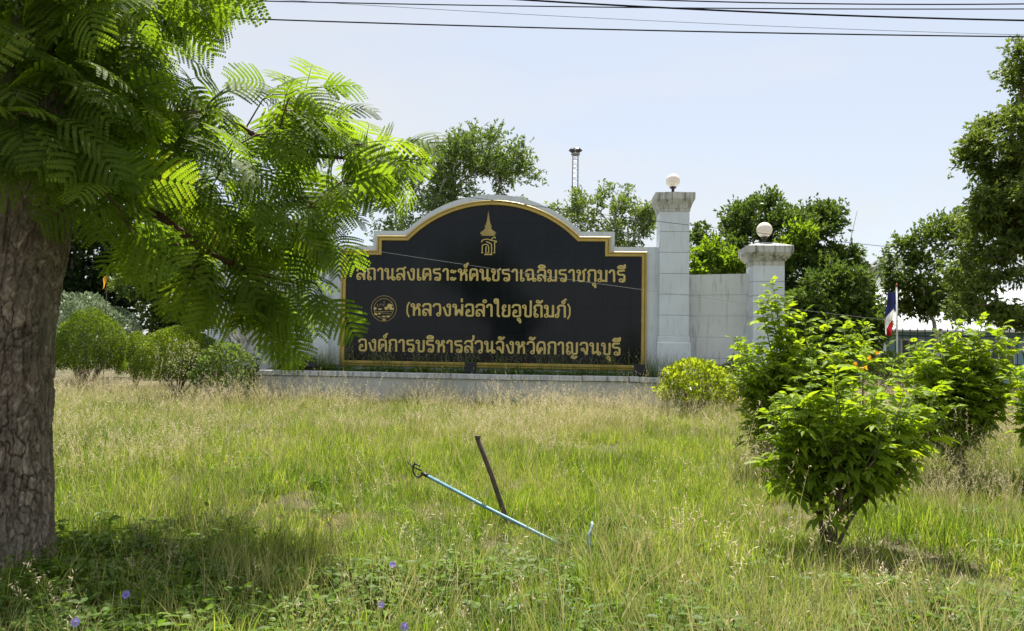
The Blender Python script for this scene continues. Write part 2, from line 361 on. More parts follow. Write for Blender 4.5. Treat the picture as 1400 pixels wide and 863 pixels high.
# --- lettering: drawn strokes with a ridged profile
def ring(cx, cy, r=0.12, n=14): return ('r', [(cx + r * math.cos(2 * math.pi * k / n), cy + r * math.sin(2 * math.pi * k / n)) for k in range(n)])
def S(*p): return ('s', list(p))
_koleft = [(.12, .5), (.2, .62), (.06, .74), (.18, .97)]
GL = {
 'ล': (.72, [S((.05, .72), (.14, .97), (.6, .97), (.62, .5), (.62, 0)), ring(.2, .15), S((.09, .18), (.1, .52), (.42, .54), (.6, .2))]),
 'ส': (.74, [S((.05, .72), (.14, .97), (.55, .97), (.62, .6), (.62, 0)), ring(.2, .15), S((.09, .18), (.1, .52), (.42, .54), (.6, .2)), S((.46, .9), (.74, 1.12))]),
 'ถ': (.74, [S((.11, .15), *_koleft, (.6, .97), (.62, 0)), ring(.23, .13)]),
 'ก': (.72, [S((.12, 0), *_koleft, (.6, .97), (.62, 0))]),
 'ภ': (.76, [S((.2, .15), (.2, .5), (.28, .62), (.14, .74), (.26, .97), (.66, .97), (.68, 0)), ring(.1, .13)]),
 'า': (.52, [S((.03, .74), (.12, .97), (.38, .97), (.4, 0))]),
 'ำ': (.52, [S((.03, .74), (.12, .97), (.38, .97), (.4, 0)), ring(-.12, 1.25, .11)]),
 'น': (.8, [ring(.13, .85), S((.23, .85), (.23, .05), (.46, .28), (.68, .13)), S((.58, 1), (.58, .2)), ring(.68, .13)]),
 'ม': (.74, [ring(.13, .85), S((.23, .85), (.23, .2)), ring(.14, .13), S((.22, .18), (.42, .05), (.63, .14)), S((.63, 1), (.63, 0))]),
 'ง': (.68, [S((.05, .74), (.13, .6), (.28, .05), (.54, .05), (.54, .85)), ring(.44, .86)]),
 'เ': (.36, [S((.12, 1), (.12, .15)), ring(.22, .13)]),
 'ค': (.74, [S((.13, 0), (.08, .4), (.12, .97), (.58, .97), (.63, .5), (.63, 0)), ring(.37, .5, .1), S((.13, .02), (.28, .36))]),
 'ร': (.68, [S((.58, .98), (.3, .93), (.08, .95), (.08, .62), (.56, .6), (.56, .05), (.36, .03)), ring(.3, .15)]),
 'ะ': (.52, [ring(.13, .78, .1), S((.2, .68), (.32, .7), (.42, .88)), ring(.13, .16, .1), S((.2, .06), (.32, .08), (.42, .26))]),
 'ห': (.76, [ring(.13, .85), S((.23, .85), (.23, 0)), S((.23, .42), (.44, .66), (.54, .8)), ring(.56, .87, .1), S((.42, .64), (.63, .6), (.64, 0))]),
 'ช': (.72, [ring(.15, .85), S((.26, .84), (.27, .62), (.15, .52), (.16, .05), (.55, .05), (.55, .74), (.46, .84), (.72, 1.05))]),
 'ฉ': (.8, [S((.05, .76), (.14, .97), (.54, .97), (.58, .6), (.58, .2)), ring(.15, .52, .1), S((.2, .44), (.2, .05), (.44, .24), (.66, .13)), ring(.68, .13)]),
 'ใ': (.46, [ring(.1, 1.2, .1), S((.0, 1.22), (.02, 1.42), (.26, 1.42), (.26, .05), (.42, .05))]),
 'ย': (.68, [ring(.2, .86, .1), S((.1, .84), (.08, .6), (.28, .55), (.1, .46), (.1, .05), (.56, .05), (.56, 1))]),
 'อ': (.7, [S((.04, .74), (.12, .97), (.56, .97), (.6, .5), (.6, .05), (.12, .05), (.12, .4)), ring(.24, .45, .1)]),
 'ป': (.7, [ring(.12, .85), S((.22, .85), (.22, .05), (.6, .05), (.6, 1.36))]),
 'บ': (.7, [ring(.12, .85), S((.22, .85), (.22, .05), (.6, .05), (.6, 1))]),
 'พ': (.82, [ring(.12, .85), S((.22, .85), (.22, .03), (.46, .58), (.69, .03), (.69, 1))]),
 'ว': (.66, [S((.04, .74), (.12, .97), (.5, .97), (.56, .6), (.54, .15)), ring(.44, .13)]),
 'จ': (.68, [S((.04, .76), (.12, .97), (.52, .97), (.56, .6), (.52, 0)), ring(.22, .42, .1), S((.3, .36), (.5, .02))]),
 'ด': (.74, [S((.2, 0), (.07, .3), (.08, .7), (.18, .97), (.58, .97), (.63, .5), (.63, 0)), ring(.36, .4, .1), S((.2, .02), (.3, .3))]),
 'ญ': (.98, [S((.11, .15), *_koleft, (.46, .97), (.5, .05), (.84, .05), (.84, 1)), ring(.23, .13), ring(.52, -.2, .09), S((.56, -.3), (.72, -.3), (.84, -.12))]),
 '(': (.3, [S((.26, 1.12), (.1, .8), (.1, .2), (.26, -.12))]),
 ')': (.3, [S((.04, 1.12), (.2, .8), (.2, .2), (.04, -.12))]),
}
MARK = {     # drawn relative to the right stem of the letter before
 '\u0e34': [S((-.52, 1.15), (-.42, 1.34), (-.12, 1.34), (.0, 1.15), (-.5, 1.14))],
 '\u0e35': [S((-.52, 1.15), (-.42, 1.34), (-.12, 1.34), (.0, 1.15), (-.5, 1.14)), S((.0, 1.15), (.0, 1.48))],
 '\u0e4c': [ring(-.1, 1.24, .1), S((-.06, 1.36), (.12, 1.5))],
 '\u0e48': [S((-.04, 1.16), (-.04, 1.46))],
 '\u0e31': [ring(-.26, 1.26, .1), S((-.22, 1.16), (-.06, 1.18), (.08, 1.38))],
 '\u0e38': [ring(-.08, -.22, .1), S((.0, -.22), (.02, -.5))],
}
def rounded(P, rad=0.13, closed=False):
    out = [Vector(P[0])]
    for i in range(1, len(P) - 1):
        a, b, c = Vector(P[i - 1]), Vector(P[i]), Vector(P[i + 1])
        d1 = min(rad, (a - b).length * .45); d2 = min(rad, (c - b).length * .45)
        p0 = b + (a - b).normalized() * d1; p2 = b + (c - b).normalized() * d2
        for t in (0, .25, .5, .75, 1): out.append(p0 * (1 - t) ** 2 + b * 2 * t * (1 - t) + p2 * t * t)
    return out + [Vector(P[-1])]
def ribbon(mb, P, w, closed, sx, sz, ox, oz, y0, h, rad=0.13):
    """a raised stroke on the sign face, y0 is the face, h the relief"""
    pts = [Vector(p) for p in P] if closed else rounded(P, rad)
    n = len(pts); rows = []
    for i, p in enumerate(pts):
        a = pts[i - 1] if (closed or i > 0) else p; b = pts[(i + 1) % n] if (closed or i < n - 1) else p
        t = (b - a).normalized(); nn = Vector((-t.y, t.x))
        rows.append([(p + nn * w * k, hh) for k, hh in ((.5, 0), (.46, .8), (0, 1.0), (-.46, .8), (-.5, 0))])
    vs = [(ox + q.x * sx, y0 - h * hh, oz + q.y * sz) for r in rows for q, hh in r]
    m = n if closed else n - 1
    fs = [(i * 5 + k, i * 5 + k + 1, ((i + 1) % n) * 5 + k + 1, ((i + 1) % n) * 5 + k) for i in range(m) for k in range(4)]
    if not closed: fs += [(0, 1, 2, 3, 4), tuple((n - 1) * 5 + k for k in range(4, -1, -1))]
    mb.add(vs, fs)
def write_line(text, u0, u1, zbase, h):
    adv = [GL[c][0] if c in GL else 0 for c in text]; gap = 0.075
    tot = sum(a + gap for a in adv if a) - gap; sx = (u1 - u0) / tot; x = 0; stem = 0; k = 0
    for c in text:
        mb = MB(); k += 1; face = -0.0135 - 0.0006 * (k % 3)
        if c in GL:
            wd, st = GL[c]; ox = u0 + x * sx
            xs_ = [p[0] for kk, P in st for p in P]; stem = x + max(p[0] for kk, P in st for p in P if p[1] > .3) if c not in '()' else x
            x += wd + gap
        else: st = MARK[c]; ox = u0 + stem * sx
        for i, (kind, P) in enumerate(st):
            ribbon(mb, P, 0.115 if kind == 'r' else (.165 if c not in '()' else .12), kind == 'r', sx, h, ox, zbase, face, 0.03 + .0015 * i)
        if c == 'ะ':
            h_ = len(mb.v); cut = next(i for i, v in enumerate(mb.v) if v[2] < zbase + .4 * h)
            m2 = MB(); m2.v = mb.v[cut:]; m2.f = [tuple(i - cut for i in f) for f in mb.f if min(f) >= cut]; m2.build('letter', MAT['letter'], sign)
            mb.f = [f for f in mb.f if max(f) < cut]; mb.v = mb.v[:cut]
        mb.build('letter', MAT['letter'], sign)
write_line('สถานสงเคราะห์คนชราเฉลิมราชกุมารี', -4.0, 3.86, 3.465, 0.345)
write_line('(หลวงพ่อลำใยอุปถัมภ์)', -2.50, 2.31, 2.43, 0.355)
write_line('องค์การบริหารส่วนจังหวัดกาญจนบุรี', -3.89, 3.74, 1.375, 0.35)

# --- crowned monogram (zoom pixels of an 11.5x view -> metres on the face)
def mono(x, y): return (-0.125 + (x - 330) / 11.5 * 0.0212, 5.483 - (y - 92) / 11.5 * 0.0212 * 1.0)
crown_prof = [(92, 6), (140, 11), (200, 19), (260, 30), (280, 34), (283, 44), (300, 42), (305, 52), (325, 58), (345, 52), (352, 50), (370, 62), (400, 100), (418, 126), (440, 128), (455, 112), (475, 106)]
emb = empty('emblem'); emb.parent = sign; emb.location = (0, 0, 0)
cm = MB(); vs = []
for i, (yy, hw) in enumerate(crown_prof):
    for k, hh in ((-1, 0), (-.9, .7), (0, 1.0), (.9, .7), (1, 0)):
        u, z = mono(330 + hw * k, yy); vs.append((u, -0.0135 - 0.045 * hh, z))
cm.add(vs, [(i * 5 + k, i * 5 + k + 1, (i + 1) * 5 + k + 1, (i + 1) * 5 + k) for i in range(len(crown_prof) - 1) for k in range(4)] + [(0, 1, 2, 3, 4)])
cm.build('crown', MAT['brass2'], emb)
for P in ([(225, 575), (240, 540), (320, 522), (390, 548), (470, 556), (455, 580)], [(375, 545), (405, 500), (440, 488), (446, 515)],
          [(240, 742), (240, 618), (315, 604), (342, 640), (342, 735)], [(300, 640), (297, 768), (390, 764), (386, 600), (300, 562)],
          [(436, 742), (436, 562)], [(225, 742), (258, 742)], [(418, 742), (448, 742)], [(322, 738), (350, 738)], [(275, 770), (405, 770)]):
    mb = MB(); Q = [mono(*p) for p in P]; ribbon(mb, Q, .030, False, 1, 1, 0, 0, -0.0135, 0.02 + random.random() * .004, 0.05)
    mb.build('monogram_stroke', MAT['letter'], emb)
# --- round seal with a river landscape
def seal(x, y): return (-3.158 + (x - 458) / 17.26 * 0.0212, 2.63 - (y - 470) / 17.26 * 0.0212)
se = empty('seal'); se.parent = sign
for r_, nm in ((305, 'outer_ring'), (238, 'inner_ring')):
    mb = MB(); Q = [seal(458 + r_ * math.cos(2 * math.pi * k / 40), 470 + r_ * math.sin(2 * math.pi * k / 40)) for k in range(40)]
    ribbon(mb, Q, .016, True, 1, 1, 0, 0, -0.0135, .012); mb.build(nm, MAT['brass2'], se)
def blob(cx, cy, rx, ry, nm, seed, mat='letter'):
    rr = random.Random(seed); Q = []
    for k in range(16):
        a = 2 * math.pi * k / 16; s = 1 + rr.uniform(-.2, .2); u, z = seal(cx + rx * s * math.cos(a), cy - ry * s * math.sin(a)); Q.append((u, z))
    MB().prism(Q, -0.0135 - .014 - seed * .0004, -0.0125).build(nm, MAT[mat], se)
for k, a in enumerate([(600, 400, 62, 48), (520, 462, 50, 36), (640, 470, 52, 34), (248, 472, 36, 30), (270, 605, 36, 30)]): blob(*a, 'tree_motif', k)
for k, a in enumerate([(368, 485, 48, 16), (352, 592, 40, 22), (465, 660, 44, 20), (570, 655, 46, 24), (470, 740, 40, 20)]): blob(*a, 'bank_motif', 6 + k)
for P in ([(215, 545), (330, 550), (440, 540), (560, 530), (690, 548)], [(370, 540), (450, 590), (540, 575), (650, 600)], [(300, 660), (400, 665)],
          [(300, 430), (300, 360)], [(460, 400), (460, 290)], [(340, 420), (380, 345), (430, 400), (460, 400)]):
    mb = MB(); ribbon(mb, [seal(*p) for p in P], .014, False, 1, 1, 0, 0, -0.0135, .009 + random.random() * .003, .05); mb.build('river_motif', MAT['brass2'], se)

# --- pillars and wing walls
def pillar(cx, cy, hw, courses, cap, mat='wall'):
    p = MB().box((cx - hw + .012, cy - hw + .012, -0.1), (cx + hw - .012, cy + hw - .012, courses[-1] + .02)).build('pillar', MAT['joint'], sign)
    MB().loft([(cx, cy, hw + .05, hw + .05, -.08), (cx, cy, hw + .05, hw + .05, courses[0] - .2), (cx, cy, hw + .025, hw + .025, courses[0] - .17), (cx, cy, hw + .025, hw + .025, courses[0] - .02), (cx, cy, hw, hw, courses[0])]).build('plinth', MAT[mat], p)
    for a, b in zip(courses[:-1], courses[1:]):
        MB().box((cx - hw, cy - hw, a + .007), (cx + hw, cy + hw, b - .007), .006).build('block', MAT[mat], p)
    MB().loft([(cx, cy, hw + e, hw + e, z) for e, z in cap]).build('cap', MAT['cap'], p)
    return p
def globe_lamp(u, y, z, r, label):
    w = SW(u, y, z); t = empty('globe_lamp', w, 0, label, 'lamp', 'globe lamps on the pillars')
    MB().lathe([(.085, 0), (.085, .025), (.045, .04), (.04, .12), (.07, .15), (.1, .17), (.1, .19)], n=16).build('holder', MAT['lampbrown'], t, True)
    pr = [(max(.001, r * math.sin(math.pi * k / 18)), .17 + r - r * math.cos(math.pi * k / 18)) for k in range(1, 19)]
    MB().lathe(pr, n=32).build('globe', MAT['opal'], t, True)
MAT['lampbrown'] = simple('dark_brown_plastic', (0.03, 0.022, 0.02), 0.5, 0, 0.2, 6, 0)
m, t_, b_ = new_mat('opal_plastic'); b_.inputs['Base Color'].default_value = (0.80, 0.74, 0.66, 1); b_.inputs['Roughness'].default_value = 0.3
b_.inputs['Subsurface Weight'].default_value = 0.6; b_.inputs['Subsurface Radius'].default_value = (.12, .11, .1); b_.inputs['Subsurface Scale'].default_value = 1.0
MAT['opal'] = m
tall_cap = [(-.01, 5.48), (.02, 5.485), (.02, 5.55), (.03, 5.56), (.06, 5.66), (.11, 5.76), (.135, 5.8), (.135, 5.82), (.14, 5.823), (.14, 6.0), (-.16, 6.04), (-.16, 6.07)]
small_cap = [(-.01, 3.87), (.0, 3.875), (.0, 4.0), (.045, 4.01), (.045, 4.04), (.07, 4.05), (.12, 4.12), (.17, 4.19), (.17, 4.215), (.19, 4.22), (.19, 4.40), (-.12, 4.49), (-.12, 4.52)]
for sgn in (1, -1):
    pillar(sgn * 5.2, .24, .415, [1.94, 2.53, 3.12, 3.71, 4.31, 4.9, 5.5], tall_cap)
    pillar(sgn * 7.62, -.515, .415, [1.9, 2.48, 3.06, 3.44, 3.88], small_cap)
    # wing wall between the two pillars, swinging forward
    a = Vector((sgn * 5.6, .12)); b = Vector((sgn * 7.24, -.42)); d = (b - a).normalized(); nn = Vector((d.y, -d.x)) * (1 if sgn > 0 else -1)
    def quad(z0, z1, e, th=.25):
        P = [a + nn * e, b + nn * e, b - nn * (th + e), a - nn * (th + e)]
        return [(p.x, p.y, z) for z in (z0, z1) for p in P]
    F6 = [(0, 1, 5, 4), (1, 2, 6, 5), (2, 3, 7, 6), (3, 0, 4, 7), (4, 5, 6, 7), (3, 2, 1, 0)]
    wg = MB().add(quad(-.1, 3.68, -.008), F6).build('wing_wall', MAT['joint'], sign)
    zs_ = [0, .75, 1.34, 1.93, 2.53, 3.12, 3.71]
    for z0, z1 in zip(zs_[:-1], zs_[1:]): MB().add(quad(z0 + .006, z1 - .006, 0), F6).build('block', MAT['wing'], wg)
globe_lamp(5.2, .24, 6.07, .2, 'opal globe lamp topping the tallest white pillar beside the granite face')
globe_lamp(7.6, -.515, 4.52, .212, 'opal globe lamp topping the short outer white pillar near the flag')
globe_lamp(-5.2, .24, 6.07, .2, 'opal globe lamp on the pillar hidden behind the feathery tree branch')

# --- planter in front of the sign
pl = empty('planter_wall', SW(0, -1.4, 0), -TH, 'low weathered white planter wall with stained coping in front of the sign', 'planter')
MB().box((-6.5, 0, -.1), (5.35, .2, .68), .01).build('wall_body', MAT['planter'], pl)
MB().box((-6.5, .2, -.1), (-6.3, 1.0, .68), .01).build('end_wall', MAT['planter'], pl)
MB().box((5.15, .2, -.1), (5.35, 1.0, .68), .01).build('end_wall', MAT['planter'], pl)
x = -6.56
while x < 5.35:
    ln = min(random.uniform(1.5, 2.1), 5.4 - x); o = MB().box((x + .002, -.06, .683), (x + ln - .002, .26, .82), .012).build('coping_slab', MAT['coping'], pl)
    o.location.z = random.uniform(-.006, .006); o.rotation_euler = (0, random.gauss(0, .0012), random.gauss(0, .001)); x += ln
MB().box((-6.3, .2, .3), (5.15, 1.5, .72)).build('bed_soil', MAT['bed'], pl)
def floodlight(u, y, z, rz, tilt, label):
    t = empty('floodlight', SW(u, y, z), -TH + rz, label, 'floodlight', 'floodlights aimed at the sign')
    w = .165
    h = MB().box((-w, -.03, -.15), (w, .05, .15), .012)
    for k in range(9): h.box((-w + .025 + k * .036, -.06, -.13), (-w + .033 + k * .036, -.03, .13))
    h = h.build('housing', MAT['blackmetal'], t); h.location = (0, 0, .24); h.rotation_euler = (R(tilt), 0, 0)
    MB().box((-w + .02, .0505, -.13), (w - .02, .053, .13)).build('lens', MAT['glass'], h)
    MB().box((-w - .02, -.01, .05), (-w - .012, .02, .26)).box((w + .012, -.01, .05), (w + .02, .02, .26)).box((-w - .02, -.01, .03), (w + .02, .02, .05)).build('bracket', MAT['blackmetal'], t)
    MB().box((-.05, -.05, -.1), (.05, .05, .03), .008).build('foot', MAT['blackmetal'], t)
MAT['glass'] = simple('grey_glass', (0.25, 0.27, 0.28), 0.1, 0, 0.05, 3, 0)
floodlight(-4.98, -1.0, .80, R(12), -22, 'black floodlight on the planter nearest the feathery tree branch')
floodlight(-.44, -1.0, .74, 0, -10, 'black floodlight standing in weeds under the middle of the lettering')
floodlight(4.19, -1.0, .76, 0, -6, 'black floodlight at the gold frame corner next to the yellow bush')

# ------------------------------------------------------------------ leaf geometry
def leaf_quads(P, D, Nn, L, Wd, fold=0.25):
    """diamond leaves: base P, direction D, normal Nn, length L, width Wd -> verts (4n,3), tris (2n,3)"""
    n = len(P); Sd = np.cross(D, Nn); Sd /= np.linalg.norm(Sd, axis=1, keepdims=True) + 1e-9
    L = np.broadcast_to(np.asarray(L, float).reshape(-1, 1), (n, 1)); Wd = np.broadcast_to(np.asarray(Wd, float).reshape(-1, 1), (n, 1))
    a = P; mid = P + D * L * .45 + Nn * Wd * fold
    b = mid + Sd * Wd * .5; c = P + D * L; d = mid - Sd * Wd * .5
    V = np.stack([a, b, c, d], 1).reshape(-1, 3); i = np.arange(n)[:, None] * 4
    return V, np.concatenate([i + np.array([[0, 1, 2]]), i + np.array([[0, 2, 3]])])
def unit(n, rng=RNG):
    v = rng.normal(size=(n, 3)); return v / np.linalg.norm(v, axis=1, keepdims=True)
def norm(v): return v / (np.linalg.norm(v, axis=1, keepdims=True) + 1e-9)

def scatter(name, P, rot, scl, pid, protos, mat=None, parent=None, tone=None):
    """one object that repeats the proto meshes on points (for uncountable stuff)"""
    me = bpy.data.meshes.new(name); P = np.asarray(P, np.float32)
    me.vertices.add(len(P)); me.vertices.foreach_set('co', P.ravel())
    a = me.attributes.new('rot', 'FLOAT_VECTOR', 'POINT'); a.data.foreach_set('vector', np.asarray(rot, np.float32).ravel())
    a = me.attributes.new('scl', 'FLOAT', 'POINT'); a.data.foreach_set('value', np.asarray(scl, np.float32))
    a = me.attributes.new('pid', 'INT', 'POINT'); a.data.foreach_set('value', np.asarray(pid, np.int32))
    if tone is None: tone = np.random.default_rng(len(P)).random(len(P))
    a = me.attributes.new('tone', 'FLOAT', 'POINT'); a.data.foreach_set('value', np.asarray(tone, np.float32))
    o = bpy.data.objects.new(name, me); link(o, parent)
    coll = bpy.data.collections.new(name + '_kinds')
    for k, pm in enumerate(protos):
        po = bpy.data.objects.new('%s_kind_%02d' % (name, k), pm); coll.objects.link(po)
    g = bpy.data.node_groups.new(name + '_scatter', 'GeometryNodeTree')
    g.interface.new_socket('Geometry', in_out='INPUT', socket_type='NodeSocketGeometry'); g.interface.new_socket('Geometry', in_out='OUTPUT', socket_type='NodeSocketGeometry')
    N = g.nodes.new; gi = N('NodeGroupInput'); gout = N('NodeGroupOutput'); ci = N('GeometryNodeCollectionInfo'); ip = N('GeometryNodeInstanceOnPoints')
    ci.inputs['Collection'].default_value = coll; ci.inputs['Separate Children'].default_value = True; ci.inputs['Reset Children'].default_value = True
    def attr(nm, ty):
        x = N('GeometryNodeInputNamedAttribute'); x.data_type = ty; x.inputs['Name'].default_value = nm; return x.outputs['Attribute']
    e = N('FunctionNodeEulerToRotation')
    g.links.new(gi.outputs[0], ip.inputs['Points']); g.links.new(ci.outputs[0], ip.inputs['Instance']); ip.inputs['Pick Instance'].default_value = True
    g.links.new(attr('pid', 'INT'), ip.inputs['Instance Index']); g.links.new(attr('rot', 'FLOAT_VECTOR'), e.inputs[0]); g.links.new(e.outputs[0], ip.inputs['Rotation'])
    g.links.new(attr('scl', 'FLOAT'), ip.inputs['Scale']); g.links.new(ip.outputs[0], gout.inputs[0])
    md = o.modifiers.new('scatter', 'NODES'); md.node_group = g
    o['kind'] = 'stuff'
    return o

# ------------------------------------------------------------------ trees
def skeleton(base, top, tips, r0, seed, rtip=0.008, wob=0.06, sag=0.0):
    """trunk from base to top, then limbs joining every tip to the nearest earlier node; returns a tube mesh builder and twig list"""
    rng = np.random.default_rng(seed); base = np.asarray(base, float); top = np.asarray(top, float)
    n0 = 5; nodes = []; par = []; plen = []
    L = np.linalg.norm(top - base)
    for k in range(n0 + 1):
        t = k / n0; p = base + (top - base) * t + rng.normal(size=3) * wob * L * .25 * (0 < k)
        nodes.append(p); par.append(k - 1); plen.append(t * L)
    order = np.argsort(np.linalg.norm(tips - top, axis=1)); leafs = []
    for i in order:
        tp = tips[i]; A = np.array(nodes[2:]); dist = np.linalg.norm(A - tp, axis=1)
        j = int(np.argmin(dist + 0.28 * np.array(plen[2:]) + np.where(A[:, 2] > tp[2] + .3, .5, 0))) + 2
        p0 = nodes[j]; dl = np.linalg.norm(tp - p0); prev = j; k = max(2, int(dl / 0.7) + 1)
        for q in range(1, k + 1):
            t = q / k; p = p0 + (tp - p0) * t + rng.normal(size=3) * dl * .05 * (q < k); p[2] += dl * .10 * math.sin(math.pi * t) - sag * t * t
            nodes.append(p); par.append(prev); plen.append(plen[prev] + dl / k); prev = len(nodes) - 1
        leafs.append(prev)
    cnt = np.zeros(len(nodes))
    for l in leafs:
        j = l
        while j >= 0: cnt[j] += 1; j = par[j]
    rad = rtip + (r0 - rtip) * (cnt / max(cnt.max(), 1)) ** 0.55
    mb = MB()
    for i in range(1, len(nodes)):
        j = par[i]; mb.tube([nodes[j], nodes[i]], [rad[j] if j < n0 else min(rad[j], rad[i] * 1.35), rad[i]], 6 if rad[i] < .05 else 9, False)
    return mb, np.array([nodes[l] for l in leafs]), np.array([nodes[par[l]] for l in leafs])
def sample_ellipsoids(E, n, rng, hollow=2.6):
    E = np.asarray(E, float); w = E[:, 3] * E[:, 4] * E[:, 5]; k = rng.choice(len(E), n, p=w / w.sum())
    d = unit(n, rng); r = rng.random(n) ** (1 / hollow)
    return E[k, :3] + d * r[:, None] * E[k, 3:]
def crown_mesh(name, tips, pars, n_sprig, per, spread, L, Wd, mat, rng, droop=0.0, up=0.5):
    k = rng.integers(0, len(tips), n_sprig); t = rng.random((n_sprig, 1)) ** .6
    C0 = pars[k] * (1 - t) + tips[k] * t + rng.normal(size=(n_sprig, 3)) * np.array([spread, spread, spread * .7])
    out = norm(C0 - tips.mean(0)); sd_ = norm(out * .8 + unit(n_sprig, rng) + np.array([0, 0, .15 - droop]))
    tone = rng.random(n_sprig)
    D = norm(np.repeat(sd_, per, 0) + unit(n_sprig * per, rng) * .75 - np.array([0, 0, droop * .6]))
    P = np.repeat(C0, per, 0) + np.repeat(sd_, per, 0) * (rng.random((n_sprig * per, 1)) * L * 1.7)
    Nn = norm(unit(n_sprig * per, rng) + np.array([0, 0, up])); ll = L * rng.uniform(.65, 1.2, n_sprig * per)
    V, F = leaf_quads(P, D, Nn, ll, ll * (Wd / L))
    rnd = np.clip(np.repeat(tone, per) * .65 + rng.random(n_sprig * per) * .35, 0, 1)
    return np_mesh(name, V, F, mat, np.repeat(rnd, 4))
def tree(name, label, base, top, E, n_tip, n_sprig, per, spread, L, Wd, mat, r0, seed, bark='bark2', droop=0.0, group=None, hollow=2.6, cat='tree', sag=0.0):
    rng = np.random.default_rng(seed); base = np.asarray(base, float); tips = sample_ellipsoids(E, n_tip, rng, hollow)
    tips[:, 2] = np.maximum(tips[:, 2], 0.25)
    root = empty(name, base, 0, label, cat, group)
    mb, tp, pp = skeleton(base, np.asarray(top, float), tips, r0, seed + 1, sag=sag)
    mb.v = [tuple(np.array(v) - base) for v in mb.v]; mb.build('trunk', MAT[bark], root, True)
    obj('crown', crown_mesh('crown', tp - base, pp - base, n_sprig, per, spread, L, Wd, MAT[mat], rng, droop), root)
    return root
def EP(px, py, d, rx, ry, rz): return (*W(px, py, d), rx, ry, rz)      # an ellipsoid of foliage seen at a pixel, at distance d

def at(px, d): p = W(px, 430, d); return np.array([p[0], p[1], 0.0])
BG = 'trees growing behind the sign'
tree('shade_tree', 'tall airy green tree rising behind the arch of the sign', at(640, 30), at(640, 30) + [0, 0, 3.4],
     [EP(655, 215, 30, 1.7, 1.6, 1.3), EP(600, 250, 29.5, 1.5, 1.5, 1.4), EP(700, 235, 30, 1.05, 1.2, 1.3), EP(668, 172, 30, .5, .6, .7), EP(728, 255, 30, .5, .6, .7), EP(545, 250, 29.5, .9, .8, .9), EP(560, 300, 29, 1.6, 1.4, 1.2), EP(640, 290, 30, 2.6, 1.6, 1.3), EP(610, 190, 30, .7, .7, .5)],
     140, 5000, 6, .22, .15, .062, 'treeA', .17, 11, 'palebark', group=BG)
tree('slender_tree', 'thin sparse tree behind the sign between mast and tall pillar', at(830, 28), at(826, 28) + [0, 0, 3.2],
     [EP(800, 285, 28, .8, .9, 1.0), EP(845, 285, 28.3, .85, .9, .85), EP(880, 305, 28, .5, .8, .7), EP(780, 262, 28, .4, .5, .5), EP(830, 330, 28, 1.5, 1.0, .8), EP(745, 285, 28, .3, .3, .3)],
     90, 1900, 6, .14, .14, .06, 'treeA', .12, 13, 'palebark', group=BG)
tree('broad_tree', 'broad dark green tree behind the wing wall and short pillar', at(1075, 27), at(1075, 27) + [0, 0, 2.6],
     [EP(1045, 310, 27, 1.5, 1.6, 1.0), EP(1110, 315, 27, 1.0, 1.5, .95), EP(1000, 330, 26.8, 1.0, 1.2, .9), EP(1110, 390, 26.5, 1.9, 1.6, 1.5), EP(1150, 420, 26.2, 1.3, 1.2, 1.2), EP(1040, 275, 27, .5, .6, .5), EP(1095, 295, 27, .5, .6, .4), EP(1060, 420, 27, 1.6, 1.2, 1.3), EP(1165, 360, 27, .7, .9, .8), EP(960, 335, 26.8, .6, .7, .5)],
     150, 10500, 6, .2, .16, .08, 'treeD', .2, 17, group=BG)
tree('young_tree', 'bright yellowish green young tree beside the tall pillar above wing wall', at(985, 25), at(985, 25) + [0, 0, 2.3],
     [EP(972, 345, 25, .65, .7, .42), EP(1005, 362, 25, .7, .8, .4), EP(960, 375, 25, .5, .6, .4), EP(1090, 325, 25.2, .5, .5, .35), EP(1065, 345, 25.1, .5, .5, .3)],
     46, 1500, 6, .14, .19, .09, 'pelto', .08, 19, group=BG)
tree('bushy_tree', 'low leafy tree filling the gap between short pillar and palm', at(1150, 23.5), at(1150, 23.5) + [0, 0, 1.2],
     [EP(1110, 410, 23.5, .9, .9, .9), EP(1160, 405, 23.5, .8, .9, .8), EP(1140, 455, 23.3, 1.3, 1.0, .9), EP(1180, 440, 23.5, .5, .8, .7)],
     60, 3000, 6, .17, .18, .09, 'treeD', .1, 23, group=BG)
tree('overhanging_tree', 'tall dark olive tree overhanging the iron fence at frame edge', at(1420, 20), at(1415, 20) + [0, 0, 4.2],
     [EP(1400, 190, 20, 1.35, 1.4, 1.35), EP(1375, 300, 19.7, 1.3, 1.3, 1.2), EP(1345, 365, 19.6, .75, .9, .9), EP(1400, 90, 20, .6, .8, .6), EP(1470, 120, 20, 1.3, 1.3, 1.5), EP(1480, 280, 20, 1.8, 1.5, 1.8), EP(1395, 390, 19.6, .9, .9, .8), EP(1380, 425, 19.6, .8, .8, .5), EP(1348, 425, 19.6, 1.0, .9, .6), EP(1400, 440, 19.6, 1.1, .9, .5), EP(1330, 400, 19.6, .8, .8, .6), EP(1335, 300, 19.8, .6, .7, .6), EP(1330, 210, 20, .5, .6, .5), EP(1370, 240, 20, 1.0, 1.1, .8)],
     150, 12000, 6, .16, .15, .06, 'treeR', .26, 29, droop=.35)
tree('wispy_tree', 'light leafed tree with pale thin trunks in front of house roof', at(1283, 25), at(1276, 25) + [0, 0, 2.6],
     [EP(1255, 345, 25, .85, .9, .75), EP(1300, 315, 25, .8, .9, .6), EP(1235, 385, 25, .55, .7, .35), EP(1290, 395, 25, .9, .9, .5), EP(1250, 415, 25, .7, .7, .4), EP(1315, 420, 25, .8, .8, .5), EP(1320, 360, 25, .7, .7, .8)],
     85, 2400, 6, .16, .15, .075, 'treeD', .06, 31, 'palebark')

